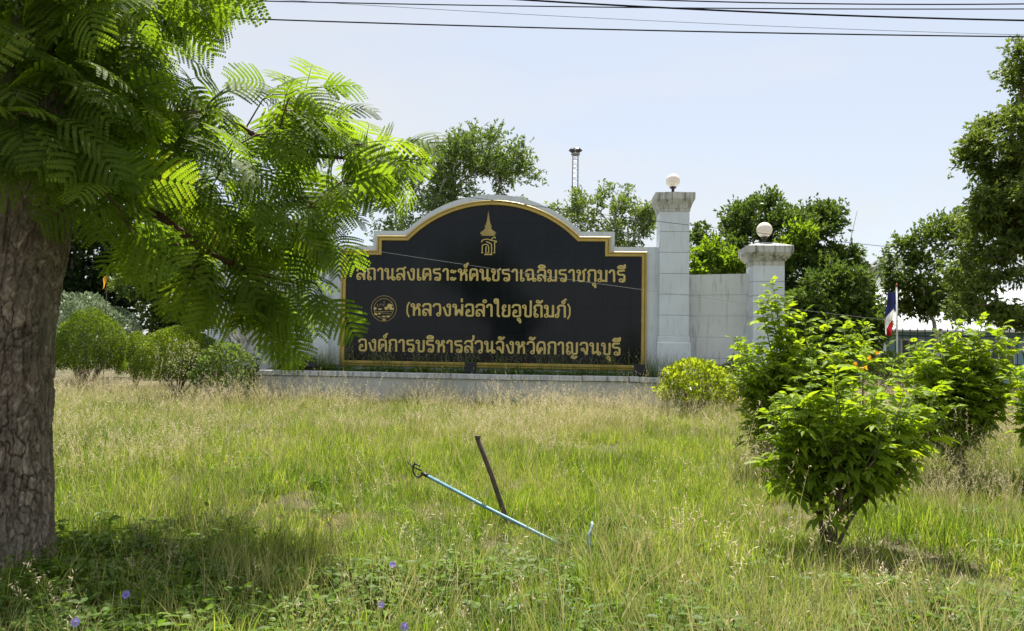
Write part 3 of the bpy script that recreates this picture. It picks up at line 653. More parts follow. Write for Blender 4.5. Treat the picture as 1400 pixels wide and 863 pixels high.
# left-hand background planting
LG = 'planting beyond the verge under the feathery branches'
tree('evergreen_tree', 'very dark evergreen tree behind the pale mounded shrub', at(118, 29), at(118, 29) + [0, 0, 2.5],
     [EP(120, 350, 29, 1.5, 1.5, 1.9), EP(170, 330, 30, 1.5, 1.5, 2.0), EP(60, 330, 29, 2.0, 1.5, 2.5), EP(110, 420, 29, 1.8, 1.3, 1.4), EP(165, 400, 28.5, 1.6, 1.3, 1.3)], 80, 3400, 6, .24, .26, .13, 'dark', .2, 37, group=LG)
tree('garden_tree', 'sunlit light green garden tree behind the clipped round bushes', at(225, 27), at(225, 27) + [0, 0, 2.0],
     [EP(205, 385, 27, 1.0, 1.0, .9), EP(265, 370, 27.5, 1.2, 1.1, 1.3), EP(300, 400, 27, 1.1, 1.0, 1.2), EP(240, 420, 27, 1.2, 1.0, .9)], 70, 2300, 6, .2, .2, .10, 'treeA', .12, 41, group=LG)
tree('backdrop_tree', 'shadowy tree closing the view behind the feathery tree branch', at(330, 34), at(330, 34) + [0, 0, 2.5],
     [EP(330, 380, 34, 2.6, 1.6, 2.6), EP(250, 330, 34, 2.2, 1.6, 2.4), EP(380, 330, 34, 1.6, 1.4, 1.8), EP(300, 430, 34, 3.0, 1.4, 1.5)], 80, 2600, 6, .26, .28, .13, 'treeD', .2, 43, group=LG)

def mound(name, label, c, rx, ry, h, n, L, Wd, mat, seed, z0=0.1, rough=.06, group=None, top=None, cat='bush'):
    """a clipped or mounded bush: dense leaf shell over twigs"""
    rng = np.random.default_rng(seed); c = np.asarray(c, float); root = empty(name, c, 0, label, cat, group)
    d = unit(n, rng); d[:, 2] = np.abs(d[:, 2]) * 1.15 - .35; d = norm(d)
    lump = 1 + rough * np.sin(d[:, 0] * 7 + seed) * np.sin(d[:, 1] * 6 + 2 * seed) + rough * .7 * np.sin(d[:, 2] * 9 + d[:, 0] * 5)
    r = (1 - .22 * rng.random(n) ** 2.2) * lump
    zc = h * .46; P = np.stack([d[:, 0] * rx * r, d[:, 1] * ry * r, zc + d[:, 2] * (h - zc) * r], 1); P[:, 2] = np.maximum(P[:, 2], z0 * rng.random(n))
    D = norm(d * .6 + unit(n, rng) * .8 + np.array([0, 0, .35])); Nn = norm(d + unit(n, rng) * .7)
    ll = L * rng.uniform(.6, 1.2, n); V, F = leaf_quads(P, D, Nn, ll, ll * Wd / L)
    rnd = np.clip(rng.random(n) * .5 + .5 * (.5 + .5 * np.sin(d[:, 0] * 11 + d[:, 1] * 13 + seed)), 0, 1)
    obj('foliage', np_mesh('foliage', V, F, MAT[mat], np.repeat(rnd, 4)), root)['kind'] = 'stuff'
    mb = MB()
    for k in range(9):
        a = rng.random() * 6.28; q = np.array([math.cos(a) * rx * .55, math.sin(a) * ry * .55, h * rng.uniform(.5, .8)])
        mb.tube([(0, 0, -.05), q * .45 + rng.normal(size=3) * .04, q], [.03, .02, .008], 6)
    mb.build('stem', MAT['bark2'], root, True)
    return root
mound('clipped_bush', 'round clipped bush with sunlit yellow top next to the thick trunk', at(125, 22.5), .98, .95, 2.45, 17000, .06, .034, 'topiary', 51, group=LG)
mound('clipped_bush', 'wide clipped bush half covered by hanging fronds near planter end', at(245, 20.5), 1.15, 1.1, 1.95, 17000, .06, .034, 'topiary', 53, group=LG)
mound('hedge_bush', 'small dark clipped bush squeezed between the two round bushes', at(188, 24), .55, .6, 1.8, 5000, .07, .04, 'topiary', 55, group=LG)
mound('variegated_shrub', 'mounded shrub with pale variegated leaves behind the round bush', at(112, 25), 1.75, 1.3, 3.0, 11000, .13, .055, 'varieg', 57, rough=.1, group=LG)
mound('leafy_shrub', 'loose light green shrub between the wide clipped bush and planter', at(312, 19.6), .75, .6, 1.5, 2600, .12, .05, 'treeA', 65, rough=.15, group=LG)
mound('yellow_bush', 'small rounded bush with yellow green leaves at planter end', at(952, 17.7), .86, .75, 1.3, 2700, .12, .062, 'yellow', 59, z0=.25, rough=.1)
mound('low_shrub', 'dark green shrub against the base of the wing wall', at(1010, 20.0), .6, .5, 1.35, 2200, .11, .05, 'treeD', 61, rough=.12)
mound('fence_bush', 'dark bush in front of the house behind the flowering shrubs', at(1222, 22), 1.0, .8, 1.5, 5000, .1, .05, 'treeD', 63, rough=.12)

# pale bare branching plant near the planter end
root = empty('frangipani', at(328, 21), 0, 'pale bare branching small tree beside the planter end', 'tree')
mb = MB(); rs = random.Random(4)
def grow(p, d, l, r, k):
    q = p + d * l; mb.tube([p, (p + q) / 2 + Vector((rs.gauss(0, .02), rs.gauss(0, .02), 0)), q], [r, r * .9, r * .8], 7)
    if k == 0: ends.append((q, d)); return
    for s in range(2 if k < 3 else 3):
        dd = (d + Vector((rs.uniform(-.8, .8), rs.uniform(-.8, .8), rs.uniform(.1, .5)))).normalized(); grow(q, dd, l * .78, r * .72, k - 1)
ends = []; grow(Vector((0, 0, -.05)), Vector((0, 0, 1)), .75, .075, 4)
mb.build('trunk', MAT['palebark'], root, True)
P = np.array([list(e[0]) for e in ends for _ in range(6)]); rg = np.random.default_rng(5)
D = norm(np.array([list(e[1]) for e in ends for _ in range(6)]) * .5 + unit(len(P), rg)); V, F = leaf_quads(P, D, norm(unit(len(P), rg) + [0, 0, .8]), .2, .07)
obj('crown', np_mesh('crown', V, F, MAT['topiary'], np.repeat(rg.random(len(P)), 4)), root)

# ------------------------------------------------------------------ palm
palm = empty('palm_tree', at(1192, 27.5), 0, 'feathery palm with drooping fronds beside the broad dark tree', 'palm')
pb = palm.location; hgt = W(1192, 368, 27.5)[2]
mb = MB(); mb.tube([(0, 0, -.1), (.05, 0, hgt * .5), (0, 0, hgt)], [.16, .11, .1], 12); mb.build('trunk', MAT['bark2'], palm, True)
rg = np.random.default_rng(71)
for k in range(17):
    az = k * 2.4 + rg.uniform(-.2, .2); el = rg.uniform(-.1, 1.15); L = rg.uniform(1.5, 2.1)
    pts = []; p = np.array([0, 0, hgt]); e = el
    for q in range(11):
        pts.append(p.copy()); p = p + np.array([math.cos(az) * math.cos(e), math.sin(az) * math.cos(e), math.sin(e)]) * L / 10; e -= .2
    pts = np.array(pts); f = MB(); f.tube(pts, [.022 - .0018 * i for i in range(11)], 5); f = f.mesh('rachis', MAT['palm'])
    s = np.repeat(np.linspace(.12, .99, 34), 2); ip = np.stack([np.interp(s, np.linspace(0, 1, 11), pts[:, c]) for c in range(3)], 1)
    side = np.tile([1, -1], 34)[:, None]; tang = norm(np.gradient(ip, axis=0) + 1e-6); lat = np.array([-math.sin(az), math.cos(az), 0]) * side
    D = norm(lat + tang * .6 + np.array([0, 0, -.75]) + unit(68, rg) * .12); V, F = leaf_quads(ip, D, norm(unit(68, rg) * .3 + [0, 0, 1.]), .5 * np.sin(np.pi * np.clip(s, .1, .93)) + .12, .032)
    fm = np_mesh('leaflets', V, F, MAT['palm'], np.repeat(rg.random(68), 4)); fo = obj('frond', f, palm); obj('leaflets', fm, fo)['kind'] = 'stuff'
b0 = W(1157, 380, 27); b1 = W(1172, 288, 27)
st = empty('bare_stem', (b0[0], b0[1], 0), 0, 'thin bare stem standing up against the sky by the palm', 'stem')
MB().tube([(0, 0, 0), (0, 0, b0[2]), (.12, 0, (b0[2] + b1[2]) / 2), (b1[0] - b0[0], 0, b1[2])], [.02, .016, .011, .005], 6).build('stalk', MAT['bark2'], st)

# ------------------------------------------------------------------ lamp mast
mp_ = W(787, 195, 70); mast = empty('floodlight_mast', (mp_[0], mp_[1], 0), 0, 'tall lattice lighting mast with ring of floodlights against sky', 'mast')
MAT['steel'] = simple('galvanised_steel', (0.32, 0.33, 0.36), 0.5, 0.6, 0.15, 3, 0)
MAT['lampgrey'] = simple('grey_lamp_housing', (0.10, 0.10, 0.12), 0.5, 0.2, 0.2, 3, 0)
H = mp_[2] - 1.2; mb = MB(); w = .24
for sx in (-1, 1):
    for sy in (-1, 1): mb.tube([(sx * w * 1.5, sy * w * 1.5, 0), (sx * w, sy * w, H)], .04, 6)
for k in range(40):
    z0 = H * k / 40; z1 = H * (k + 1) / 40; s = w * (1.5 - .5 * z0 / H)
    for a, b in (((-s, -s), (s, -s)), ((s, -s), (s, s)), ((s, s), (-s, s)), ((-s, s), (-s, -s))):
        mb.tube([(*a, z0), (*b, z0)], .018, 4)
        if k % 2: mb.tube([(*a, z0), (*b, z1)], .014, 4)
mb.build('lattice', MAT['steel'], mast)
MB().lathe([(.36, H), (.42, H + .04), (.42, H + .14), (.36, H + .16)], n=20).build('platform', MAT['steel'], mast)
for k in range(8):
    a = 2 * math.pi * k / 8 + .2; o = MB().loft([(0, 0, .1, .12, 0), (0, 0, .22, .2, .45), (0, 0, .24, .2, .55)]).build('floodlight', MAT['lampgrey'], mast)
    o.location = (math.cos(a) * .28, math.sin(a) * .28, H + .25); o.rotation_euler = (0, R(40), a); o.scale = (.62, .62, .7)

# ------------------------------------------------------------------ house, fence, flags
MAT['roofmetal'] = simple('white_metal_roof', (0.5, 0.52, 0.54), 0.38, 0.35, 0.1, 1.5, 0.03)
MAT['bluewall'] = simple('pale_blue_wall', (0.22, 0.38, 0.48), 0.8, 0, 0.1, 2, 0.05)
MAT['whitepaint'] = simple('white_trim', (0.75, 0.76, 0.76), 0.6, 0, 0.08, 3, 0.02)
MAT['iron'] = simple('black_iron', (0.018, 0.018, 0.02), 0.5, 0, 0.3, 10, 0)
MAT['darkglass'] = simple('dark_window_glass', (0.03, 0.035, 0.04), 0.08, 0, 0.1, 2, 0)
hx, hy = 20.3, 34.0
hs = empty('house', (hx, hy, 0), 0, 'low pale blue house with glaring white metal roof behind the fence', 'house')
MB().box((-3.6, 0, -.1), (6, 7, 2.75)).build('wall', MAT['bluewall'], hs)
rf = MB().prism([(-4.3, -.02), (-4.3, -.08), (7, -.08), (7, -.02)], 0, 1)
rf = MB()
rf.add([(-4.3, -1.0, 2.62), (7, -1.0, 2.62), (7, 3.2, 4.75), (-4.3, 3.2, 4.75), (-4.3, -1.0, 2.68), (7, -1.0, 2.68), (7, 3.2, 4.81), (-4.3, 3.2, 4.81), (7, 7.6, 2.62), (-4.3, 7.6, 2.62), (7, 7.6, 2.68), (-4.3, 7.6, 2.68)],
       [(0, 3, 2, 1), (4, 5, 6, 7), (0, 1, 5, 4), (2, 3, 9, 8), (6, 10, 11, 7), (8, 9, 11, 10), (0, 4, 7, 3), (3, 7, 11, 9), (1, 2, 6, 5), (2, 8, 10, 6)])
for k in range(46): 
    xx = -4.3 + k * .25; rf.add([(xx - .015, -1.0, 2.682), (xx + .015, -1.0, 2.682), (xx + .015, 3.2, 4.812), (xx - .015, 3.2, 4.812), (xx, -1.0, 2.712), (xx, 3.2, 4.842)], [(0, 4, 5, 3), (4, 1, 2, 5), (0, 1, 4)])
rfo = rf.build('roof', MAT['roofmetal'], hs)
MB().box((-4.32, -1.12, 2.52), (7, -1.01, 2.66), .01).build('gutter', MAT['whitepaint'], rfo)
MB().add([(-3.6, 0.02, 2.75), (-3.6, 6.9, 2.75), (-3.6, 3.2, 4.7), (-3.5, 0.02, 2.75), (-3.5, 6.9, 2.75), (-3.5, 3.2, 4.7)], [(0, 2, 1), (3, 4, 5), (0, 1, 4, 3), (1, 2, 5, 4), (2, 0, 3, 5)]).build('gable', MAT['whitepaint'], hs)
for wx in (-2.2, -.2, 1.8, 3.8):
    wn = MB().box((wx - .55, -.06, 1.0), (wx + .55, .02, 2.2), .01).build('window', MAT['whitepaint'], hs)
    for q in (-1, 0, 1): MB().box((wx + q * .35 - .15, -.075, 1.08), (wx + q * .35 + .15, -.055, 2.12)).build('pane', MAT['darkglass'], wn)
lowr = MB().loft([(0, 0, 2.2, .9, 2.55), (0, 0, 2.2, .9, 2.62), (0, 0.3, 2.1, .5, 3.0)]).build('porch_roof', MAT['roofmetal'], hs); lowr.location = (-3.0, -2.2, -.1)
for q in (-1.9, 1.9): MB().tube([(q - 3, -2.9, 0), (q - 3, -2.9, 2.5)], .05, 8).build('porch_post', MAT['whitepaint'], hs)

f0, f1 = W(1190, 480, 27), W(1470, 480, 25.5)
fen = empty('iron_fence', (f0[0], f0[1], 0), math.atan2(f1[1] - f0[1], f1[0] - f0[0]), 'black iron picket fence in front of the pale blue house', 'fence')
FL = math.hypot(f1[0] - f0[0], f1[1] - f0[1]); pk = MB().box((-.012, -.012, .12), (.012, .012, 2.35)).add([(-.02, -.02, 2.35), (.02, -.02, 2.35), (.02, .02, 2.35), (-.02, .02, 2.35), (0, 0, 2.5)], [(0, 1, 4), (1, 2, 4), (2, 3, 4), (3, 0, 4), (3, 2, 1, 0)]).mesh('picket', MAT['iron'])
k = 0.1
while k < FL: obj('picket', pk, fen, (k, 0, 0)); k += .24
for z in (.3, 1.2, 2.15): MB().box((0, -.032, z), (FL, -.013, z + .04)).build('rail', MAT['iron'], fen)
MB().box((-.1, -.08, -.1), (FL, .12, .1)).build('base_kerb', MAT['planter'], fen)
for q in (2.3, 5.2): MB().box((q - .06, .02, 0), (q + .06, .14, 2.45), .01).build('post', MAT['whitepaint'], fen)

def cloth(name, P0, w, h, cols, fold, seed):
    pass
fp = W(1226, 398, 22); flag = empty('flagpole', (fp[0], fp[1], 0), 0, 'white flagpole carrying the drooping striped flag', 'flagpole')
MB().tube([(0, 0, -.05), (0, 0, fp[2] + .12)], [.03, .022], 10).build('pole', MAT['whitepaint'], flag, True)
MB().lathe([(.005, 0), (.03, .02), (.035, .05), (.02, .08), (.002, .1)], (0, 0, fp[2] + .12), 12).build('finial', simple('red_finial', (.35, .05, .04), .4), flag, True)
def flag_mat():
    m, t, b = new_mat('striped_flag_cloth'); at_ = t.nodes.new('ShaderNodeAttribute'); at_.attribute_name = 'rnd'
    r = ramp(t, [(0.0, (.5, .02, .025)), (1 / 6, (.72, .72, .70)), (2 / 6, (.02, .025, .10)), (4 / 6, (.72, .72, .70)), (5 / 6, (.5, .02, .025))]); r.color_ramp.interpolation = 'CONSTANT'
    t.links.new(at_.outputs['Fac'], r.inputs['Fac']); t.links.new(r.outputs['Color'], b.inputs['Base Color']); b.inputs['Roughness'].default_value = .8
    tr = t.nodes.new('ShaderNodeBsdfTranslucent'); t.links.new(r.outputs['Color'], tr.inputs['Color']); ms = t.nodes.new('ShaderNodeMixShader'); ms.inputs[0].default_value = .4
    t.links.new(b.outputs[0], ms.inputs[1]); t.links.new(tr.outputs[0], ms.inputs[2]); t.links.new(ms.outputs[0], t.nodes['Material Output'].inputs['Surface']); return m
# drooping flag: s runs along the hoist (down), t along the fly; the fly hangs down beside the pole
nu, nv = 40, 36; V = []; rn = []
for i in range(nu):
    for j in range(nv):
        s = i / (nu - 1); t = j / (nv - 1)
        zf = s; wd = .30 * (.35 + .65 * math.sin(math.pi * min(1, .12 + s * .8)) ** .7); ax = -t * wd - .14 * s * s
        V.append((-.025 + ax + .012 * math.sin(7 * s), .055 * math.sin(9 * t + 3 * s) + .02 * math.sin(14 * s), fp[2] - .10 - zf * 1.22 + .10 * t * (1 - s))); rn.append(min(.999, max(.001, .40 + .66 * s - .20 * t * s + .05 * math.sin(6 * t))))
ii = np.arange(nu * nv).reshape(nu, nv); F = np.stack([ii[:-1, :-1], ii[:-1, 1:], ii[1:, 1:], ii[1:, :-1]], -1).reshape(-1, 4)
fo = obj('national_flag', np_mesh('national_flag', V, F, flag_mat(), np.clip(rn, .001, .999), True), None, flag.location); tag(fo, 'drooping red, white and dark blue striped flag above the flowering shrubs', 'flag')
yp = W(147, 365, 24); yf = empty('yellow_flag', (yp[0], yp[1], 0), 0, 'small yellow flag furled on a pole above the pale shrub', 'flag')
MB().tube([(0, 0, 0), (0, 0, yp[2])], .015, 8).build('pole', MAT['bark2'], yf)
V = []; 
for i in range(14):
    for j in range(8):
        s = i / 13; t = j / 7; V.append((-t * .10 - .05 * t * s, .05 * math.sin(5 * t + 4 * s), yp[2] - .15 - s * .35 - t * .22))
ii = np.arange(112).reshape(14, 8); F = np.stack([ii[:-1, :-1], ii[:-1, 1:], ii[1:, 1:], ii[1:, :-1]], -1).reshape(-1, 4)
obj('cloth', np_mesh('cloth', V, F, leaf_mat('yellow_cloth', (.7, .4, .02), (.75, .45, .03), (1.1, 1, .6), .4, .8), np.full(112, .5), True), yf)

# ------------------------------------------------------------------ the feathery tree by the camera
def bark_mat():
    m, t, b = new_mat('plated_bark'); at_ = t.nodes.new('ShaderNodeAttribute'); at_.attribute_name = 'rnd'
    v = coords(t, (9, 9, 4)); n = noise(t, 1.2, 7, .65, v); n2 = noise(t, 9, 5, .7, v); g = noise(t, .35, 3, .5, v)
    r = ramp(t, [(0.14, (0.014, 0.010, 0.008)), (0.42, (0.085, 0.064, 0.048)), (0.72, (0.21, 0.175, 0.14)), (1.0, (0.42, 0.37, 0.31))])
    t.links.new(at_.outputs['Fac'], r.inputs['Fac'])
    r2 = ramp(t, [(0.3, (0.55, 0.52, 0.5)), (0.7, (1.2, 1.15, 1.1))]); t.links.new(n.outputs['Fac'], r2.inputs['Fac'])
    c = mixc(t, 1, r.outputs['Color'], r2.outputs['Color'], 'MULTIPLY')
    r3 = ramp(t, [(0.5, (0, 0, 0)), (0.75, (.45, .45, .45))]); t.links.new(g.outputs['Fac'], r3.inputs['Fac'])
    c = mixc(t, r3.outputs['Color'], c, (0.16, 0.17, 0.13)); t.links.new(c, b.inputs['Base Color'])
    b.inputs['Roughness'].default_value = .92; bump(t, b, n2.outputs['Fac'], .5, .012); return m
MAT['bark'] = bark_mat()
def hash2(i, j, k):
    h = np.sin(i * 127.1 + j * 311.7 + k * 74.7) * 43758.5453; return h - np.floor(h)
def vnoise(x, y, s, seed):           # smooth value noise
    x = x / s; y = y / s; ix, iy = np.floor(x), np.floor(y); fx, fy = x - ix, y - iy; fx = fx * fx * (3 - 2 * fx); fy = fy * fy * (3 - 2 * fy)
    h = lambda a, b: hash2(a, b, seed)
    return (h(ix, iy) * (1 - fx) + h(ix + 1, iy) * fx) * (1 - fy) + (h(ix, iy + 1) * (1 - fx) + h(ix + 1, iy + 1) * fx) * fy
def plates(u, v, nu, seed=0):        # Worley cells on a cylinder: u in cells round the trunk (period nu), v in cells up
    iu, iv = np.floor(u), np.floor(v); F1 = np.full(u.shape, 9.); F2 = F1.copy(); idv = np.zeros(u.shape)
    for a in (-1, 0, 1):
        for b in (-1, 0, 1):
            cu, cv = iu + a, iv + b; wu = np.mod(cu, nu)
            pu = cu + .15 + .7 * hash2(wu, cv, seed); pv = cv + .1 + .8 * hash2(wu, cv, seed + 5); d = np.hypot(u - pu, v - pv)
            near = d < F1; F2 = np.where(near, F1, np.minimum(F2, d)); idv = np.where(near, hash2(wu, cv, seed + 9), idv); F1 = np.where(near, d, F1)
    return F2 - F1, idv
def bark_limb(path, rad, nth, nz_, cells, vcell, amp, seed, knots=()):
    path = np.array(path, float); rad = np.array(rad, float); s = np.concatenate([[0], np.cumsum(np.linalg.norm(np.diff(path, axis=0), axis=1))])
    q = np.linspace(0, s[-1], nz_)
    def sm(y):                       # smooth interpolation
        o = np.interp(q, s, y); k = max(3, nz_ // 18); ker = np.hanning(k + 2)[1:-1]; ker /= ker.sum()
        pad = np.pad(o, k, mode='reflect', reflect_type='odd'); return np.convolve(pad, ker, 'same')[k:-k]
    C = np.stack([sm(path[:, c]) for c in range(3)], 1); Rr = sm(rad); T = norm(np.gradient(C, axis=0))
    ref = np.array([0, 1.0, 0]); U = norm(np.cross(T, ref)); Wv = np.cross(T, U)
    th = np.linspace(0, 2 * np.pi, nth, endpoint=False); TH_, Q = np.meshgrid(th, q)
    u = TH_ / (2 * np.pi) * cells; v = Q / vcell
    wu = u + 1.5 * (vnoise(u, v, 3.1, seed) - .5) + .7 * (vnoise(u, v, 1.1, seed + 2) - .5) + .25 * (vnoise(u, v, .35, seed + 4) - .5)
    wv = v * (.8 + .0 * u) + 2.2 * (vnoise(u, v, 2.3, seed + 6) - .5) + .8 * (vnoise(u, v, .8, seed + 8) - .5) + .25 * (vnoise(u, v, .3, seed + 10) - .5)
    e, idv = plates(wu, wv, cells, seed); e2, id2 = plates(wu * 2.3, wv * 2.0, cells * 3, seed + 3)
    m_ = np.clip(vnoise(u, v, 4.5, seed + 12) * 2.2 - .3, .3, 1); fur = 1 - np.abs(vnoise(u * 1.0, v * .22, .9, seed + 14) - .5) * 2; fur = np.clip((fur - .72) / .28, 0, 1) ** 1.5
    ht = np.clip(e / .2, 0, 1) ** .8; h2 = np.clip(e2 / .22, 0, 1) ** .8; fine = vnoise(u, v, .18, seed + 16)
    disp = amp * (m_ * ht * (.45 + .8 * idv) + .42 * h2 * (.3 + id2) - .5 * fur + .35 * fine) + .03 * Rr[:, None] * (np.sin(TH_ * 3 + seed) + .7 * np.sin(TH_ * 5 + v * .06))
    flare = np.exp(-Q / .28) * (.05 + .05 * np.cos(TH_ * 5 + 1)) if seed == 1 else 0
    rr = Rr[:, None] + disp + flare
    for (qk, tk, wk, ak) in knots: rr = rr + ak * np.exp(-((Q - qk) / wk) ** 2 - (np.angle(np.exp(1j * (TH_ - tk))) / (wk * 3)) ** 2)
    V = C[:, None, :] + U[:, None, :] * (np.cos(TH_) * rr)[..., None] + Wv[:, None, :] * (np.sin(TH_) * rr)[..., None]
    ii = np.arange(nth * nz_).reshape(nz_, nth); jj = np.roll(ii, -1, 1); F = np.stack([ii[:-1], jj[:-1], jj[1:], ii[1:]], -1).reshape(-1, 4)
    col = np.clip(.10 + .45 * (1 - m_ * (1 - ht)) * (.45 + .55 * idv) + .3 * h2 * id2 + .25 * fine - .18 * fur, 0, 1)
    return V.reshape(-1, 3), F, col.ravel()
bt = empty('feathery_tree', (-3.42, 5.2, 0), 0, 'thick barked tree with feathery leaves beside the camera, its trunk cut by the frame', 'tree')
TB = np.array([-3.42, 5.2, 0.0])
tpath = [W(17, 835, 5.2), W(17, 785, 5.2), W(16, 700, 5.2), W(16, 600, 5.2), W(17, 500, 5.2), W(22, 420, 5.2), W(30, 350, 5.2), W(38, 290, 5.2), W(48, 200, 5.2), W(60, 100, 5.2), W(68, 0, 5.2), W(80, -150, 5.25), W(100, -330, 5.3), W(140, -520, 5.3)]
trad = [.25, .235, .228, .225, .228, .235, .25, .26, .225, .21, .20, .18, .14, .09]
V, F, c = bark_limb(tpath, trad, 340, 900, 32, .085, .014, 1, [(2.35, 0.0, .13, .11), (2.2, 2.0, .12, .06), (1.95, -1.5, .09, -.035), (2.3, -1.2, .12, .05)])
tr = obj('trunk', np_mesh('trunk', V - TB, F, MAT['bark'], c, True), bt)
LIMBS = {   # px, py, distance, radius
 'a': [(60, 235, 5.3, .07), (110, 190, 5.4, .05), (190, 160, 5.8, .034), (300, 155, 6.2, .022), (355, 190, 6.3, .016), (420, 212, 6.5, .011), (515, 220, 6.6, .006)],
 'b': [(70, 290, 5.3, .06), (130, 245, 5.5, .04), (210, 290, 5.8, .026), (285, 345, 6.0, .017), (335, 370, 6.1, .013), (400, 385, 6.3, .007)],
 'c': [(75, 120, 5.4, .06), (150, 40, 5.6, .04), (250, 10, 5.6, .03), (360, -40, 5.4, .015)],
 'e': [(45, 180, 5.3, .09), (90, 190, 6.0, .06), (180, 240, 6.5, .035), (260, 280, 6.8, .02)],
 'f': [(215, 290, 5.8, .022), (250, 350, 5.8, .018), (290, 400, 5.9, .014), (340, 424, 6.0, .008)],
}
TWN = []
for k, (key, L) in enumerate(LIMBS.items()):
    pts = [W(*p[:3]) for p in L]; rad = [p[3] for p in L]
    if rad[0] > .055:
        V, F, c = bark_limb(pts, rad, 60, 150, 9, .1, .006, 20 + k); obj('limb', np_mesh('limb', V - TB, F, MAT['bark'] if key in 'ce' else MAT['twig'], c, True), bt)
    else:
        MB().tube([p - TB for p in pts], rad, 9).build('limb', MAT['twig'], bt, True)
    for q in np.linspace(.12, 1, 14):
        TWN.append(np.array([np.interp(q * (len(pts) - 1), range(len(pts)), [p[c_] for p in pts]) for c_ in range(3)]))
TWN = np.array(TWN)

def frond_mesh(seed, L=.42, pairs=11, pl=.15, curl=.9):
    """a twice-feathered leaf: rachis along +X, pinnae either side, each with paired leaflets"""
    rg = np.random.default_rng(seed); s = np.linspace(0, 1, 24); ang = -curl * s ** 1.5
    x = np.cumsum(np.cos(ang)) * L / 24; z = np.cumsum(np.sin(ang)) * L / 24; y = .04 * np.sin(s * 2.5 + seed) * L
    rc = np.stack([x, y, z], 1); mb = MB(); mb.tube(rc[::2], [.0032 - .00022 * i for i in range(12)], 4)
    V = [np.array(mb.v)]; F3 = []; F4 = [np.array(f) for f in mb.f if len(f) == 4]; F4 = [np.array(F4)]; nvv = len(mb.v); rn = [np.full(nvv, .2)]
    for k in range(pairs):
        t = .2 + .8 * (k + .5) / pairs; c0 = np.array([np.interp(t, s, rc[:, c_]) for c_ in range(3)]); a = np.interp(t, s, ang)
        tx = np.array([math.cos(a), 0, math.sin(a)]); up = np.array([-math.sin(a), 0, math.cos(a)])
        ll = pl * (math.sin(math.pi * (.18 + .74 * t)) ** .8) * rg.uniform(.9, 1.08)
        for sd_ in (-1, 1):
            fw = .45 + .35 * t + rg.normal() * .05; d = tx * fw + np.array([0, sd_, 0.]) + up * (.10 - .1 * rg.random()); d /= np.linalg.norm(d)
            n_ = max(5, int(ll / .012)); q = np.linspace(.06, 1, n_); pts = c0 + d * (q[:, None] * ll) - np.array([0, 0, 1.]) * (q[:, None] ** 2 * ll * (.22 + .2 * rg.random()))
            pn = norm(np.cross(np.gradient(pts, axis=0), up)) ; tg = norm(np.gradient(pts, axis=0)); nn_ = norm(np.cross(pn, tg) + unit(n_, rg) * .08)
            for e in (-1, 1):
                D = norm(pn * e + tg * .35 + unit(n_, rg) * .05); w_ = .0150 * (1 - .4 * q ** 3)
                hw_ = (.0078 + 0 * q)[:, None]; vv = np.stack([pts - tg * hw_, pts + tg * hw_, pts + D * w_[:, None] + tg * hw_ * .75 + nn_ * .002, pts + D * w_[:, None] - tg * hw_ * .45 + nn_ * .002], 1).reshape(-1, 3); i4 = np.arange(n_)[:, None] * 4; ff = np.concatenate([i4 + [[0, 1, 2]], i4 + [[0, 2, 3]]]); V.append(vv); F3.append(ff + nvv); nvv += len(vv); rn.append(np.repeat(np.clip(.5 + rg.normal() * .12 + .1 * rg.normal(size=n_), 0, .85), 4))
    return np_mesh('leaf', np.concatenate(V), [np.concatenate(F3), np.concatenate(F4)], MAT['pelto'], np.concatenate(rn))
FROND = [frond_mesh(100 + k, L, np_, pl, cu) for k, (L, np_, pl, cu) in enumerate([(.46, 8, .18, .8), (.5, 9, .19, 1.1), (.4, 7, .17, .6), (.48, 8, .19, 1.4), (.32, 6, .15, .9)])]

def inside(P, x, y):
    r = False
    for i in range(len(P)):
        (x0, y0), (x1, y1) = P[i - 1], P[i]
        if (y0 > y) != (y1 > y) and x < (x1 - x0) * (y - y0) / (y1 - y0) + x0: r = not r
    return r
REG = [(-60, -80), (280, -60), (270, -10), (230, 10), (190, 50), (240, 115), (330, 110), (400, 120), (430, 160), (500, 190), (520, 225), (500, 255), (455, 290), (410, 320), (430, 350), (400, 390), (370, 410), (310, 425), (230, 395), (190, 360), (150, 300), (100, 235), (-60, 205)]
rt = np.random.default_rng(202); tips = []
while len(tips) < 108:
    x_, y_ = rt.uniform(-60, 530), rt.uniform(-80, 430)
    if not inside(REG, x_, y_): continue
    lo, hi = (4.3, 6.4) if x_ < 200 else (5.5, 7.2)
    d_ = rt.uniform(lo, hi)
    if any((x_ - a) ** 2 + (y_ - b) ** 2 + ((d_ - c_) * 45) ** 2 < 28 ** 2 for a, b, c_ in tips): continue
    tips.append((x_, y_, d_))
LEFT = [(-60, -80), (300, -70), (260, 20), (200, 60), (230, 130), (200, 200), (150, 250), (110, 235), (-60, 215)]; k_ = 0
while k_ < 52:
    x_, y_ = rt.uniform(-60, 300), rt.uniform(-80, 250)
    if inside(LEFT, x_, y_): tips.append((x_, y_, rt.uniform(4.2, 5.0) if k_ % 2 else rt.uniform(5.4, 6.6))); k_ += 1
tips += [(280, 380, 4.9), (300, 410, 5.1), (310, 360, 5.3), (330, 395, 5.4), (240, 370, 5.0), (545, 205, 5.8), (550, 235, 5.9), (390, 130, 5.6), (420, 165, 5.6), (520, 215, 5.8), (475, 205, 5.8), (500, 250, 5.8), (430, 345, 5.5), (425, 385, 5.5), (350, 410, 5.2), (405, 330, 5.5), (535, 230, 5.8), (440, 120, 5.7), (455, 170, 5.7), (440, 400, 5.4), (385, 430, 5.3), (335, 440, 5.1), (460, 315, 5.6)]
tips[160:] = [(a_, b_, c_ + .9) for a_, b_, c_ in tips[160:]]
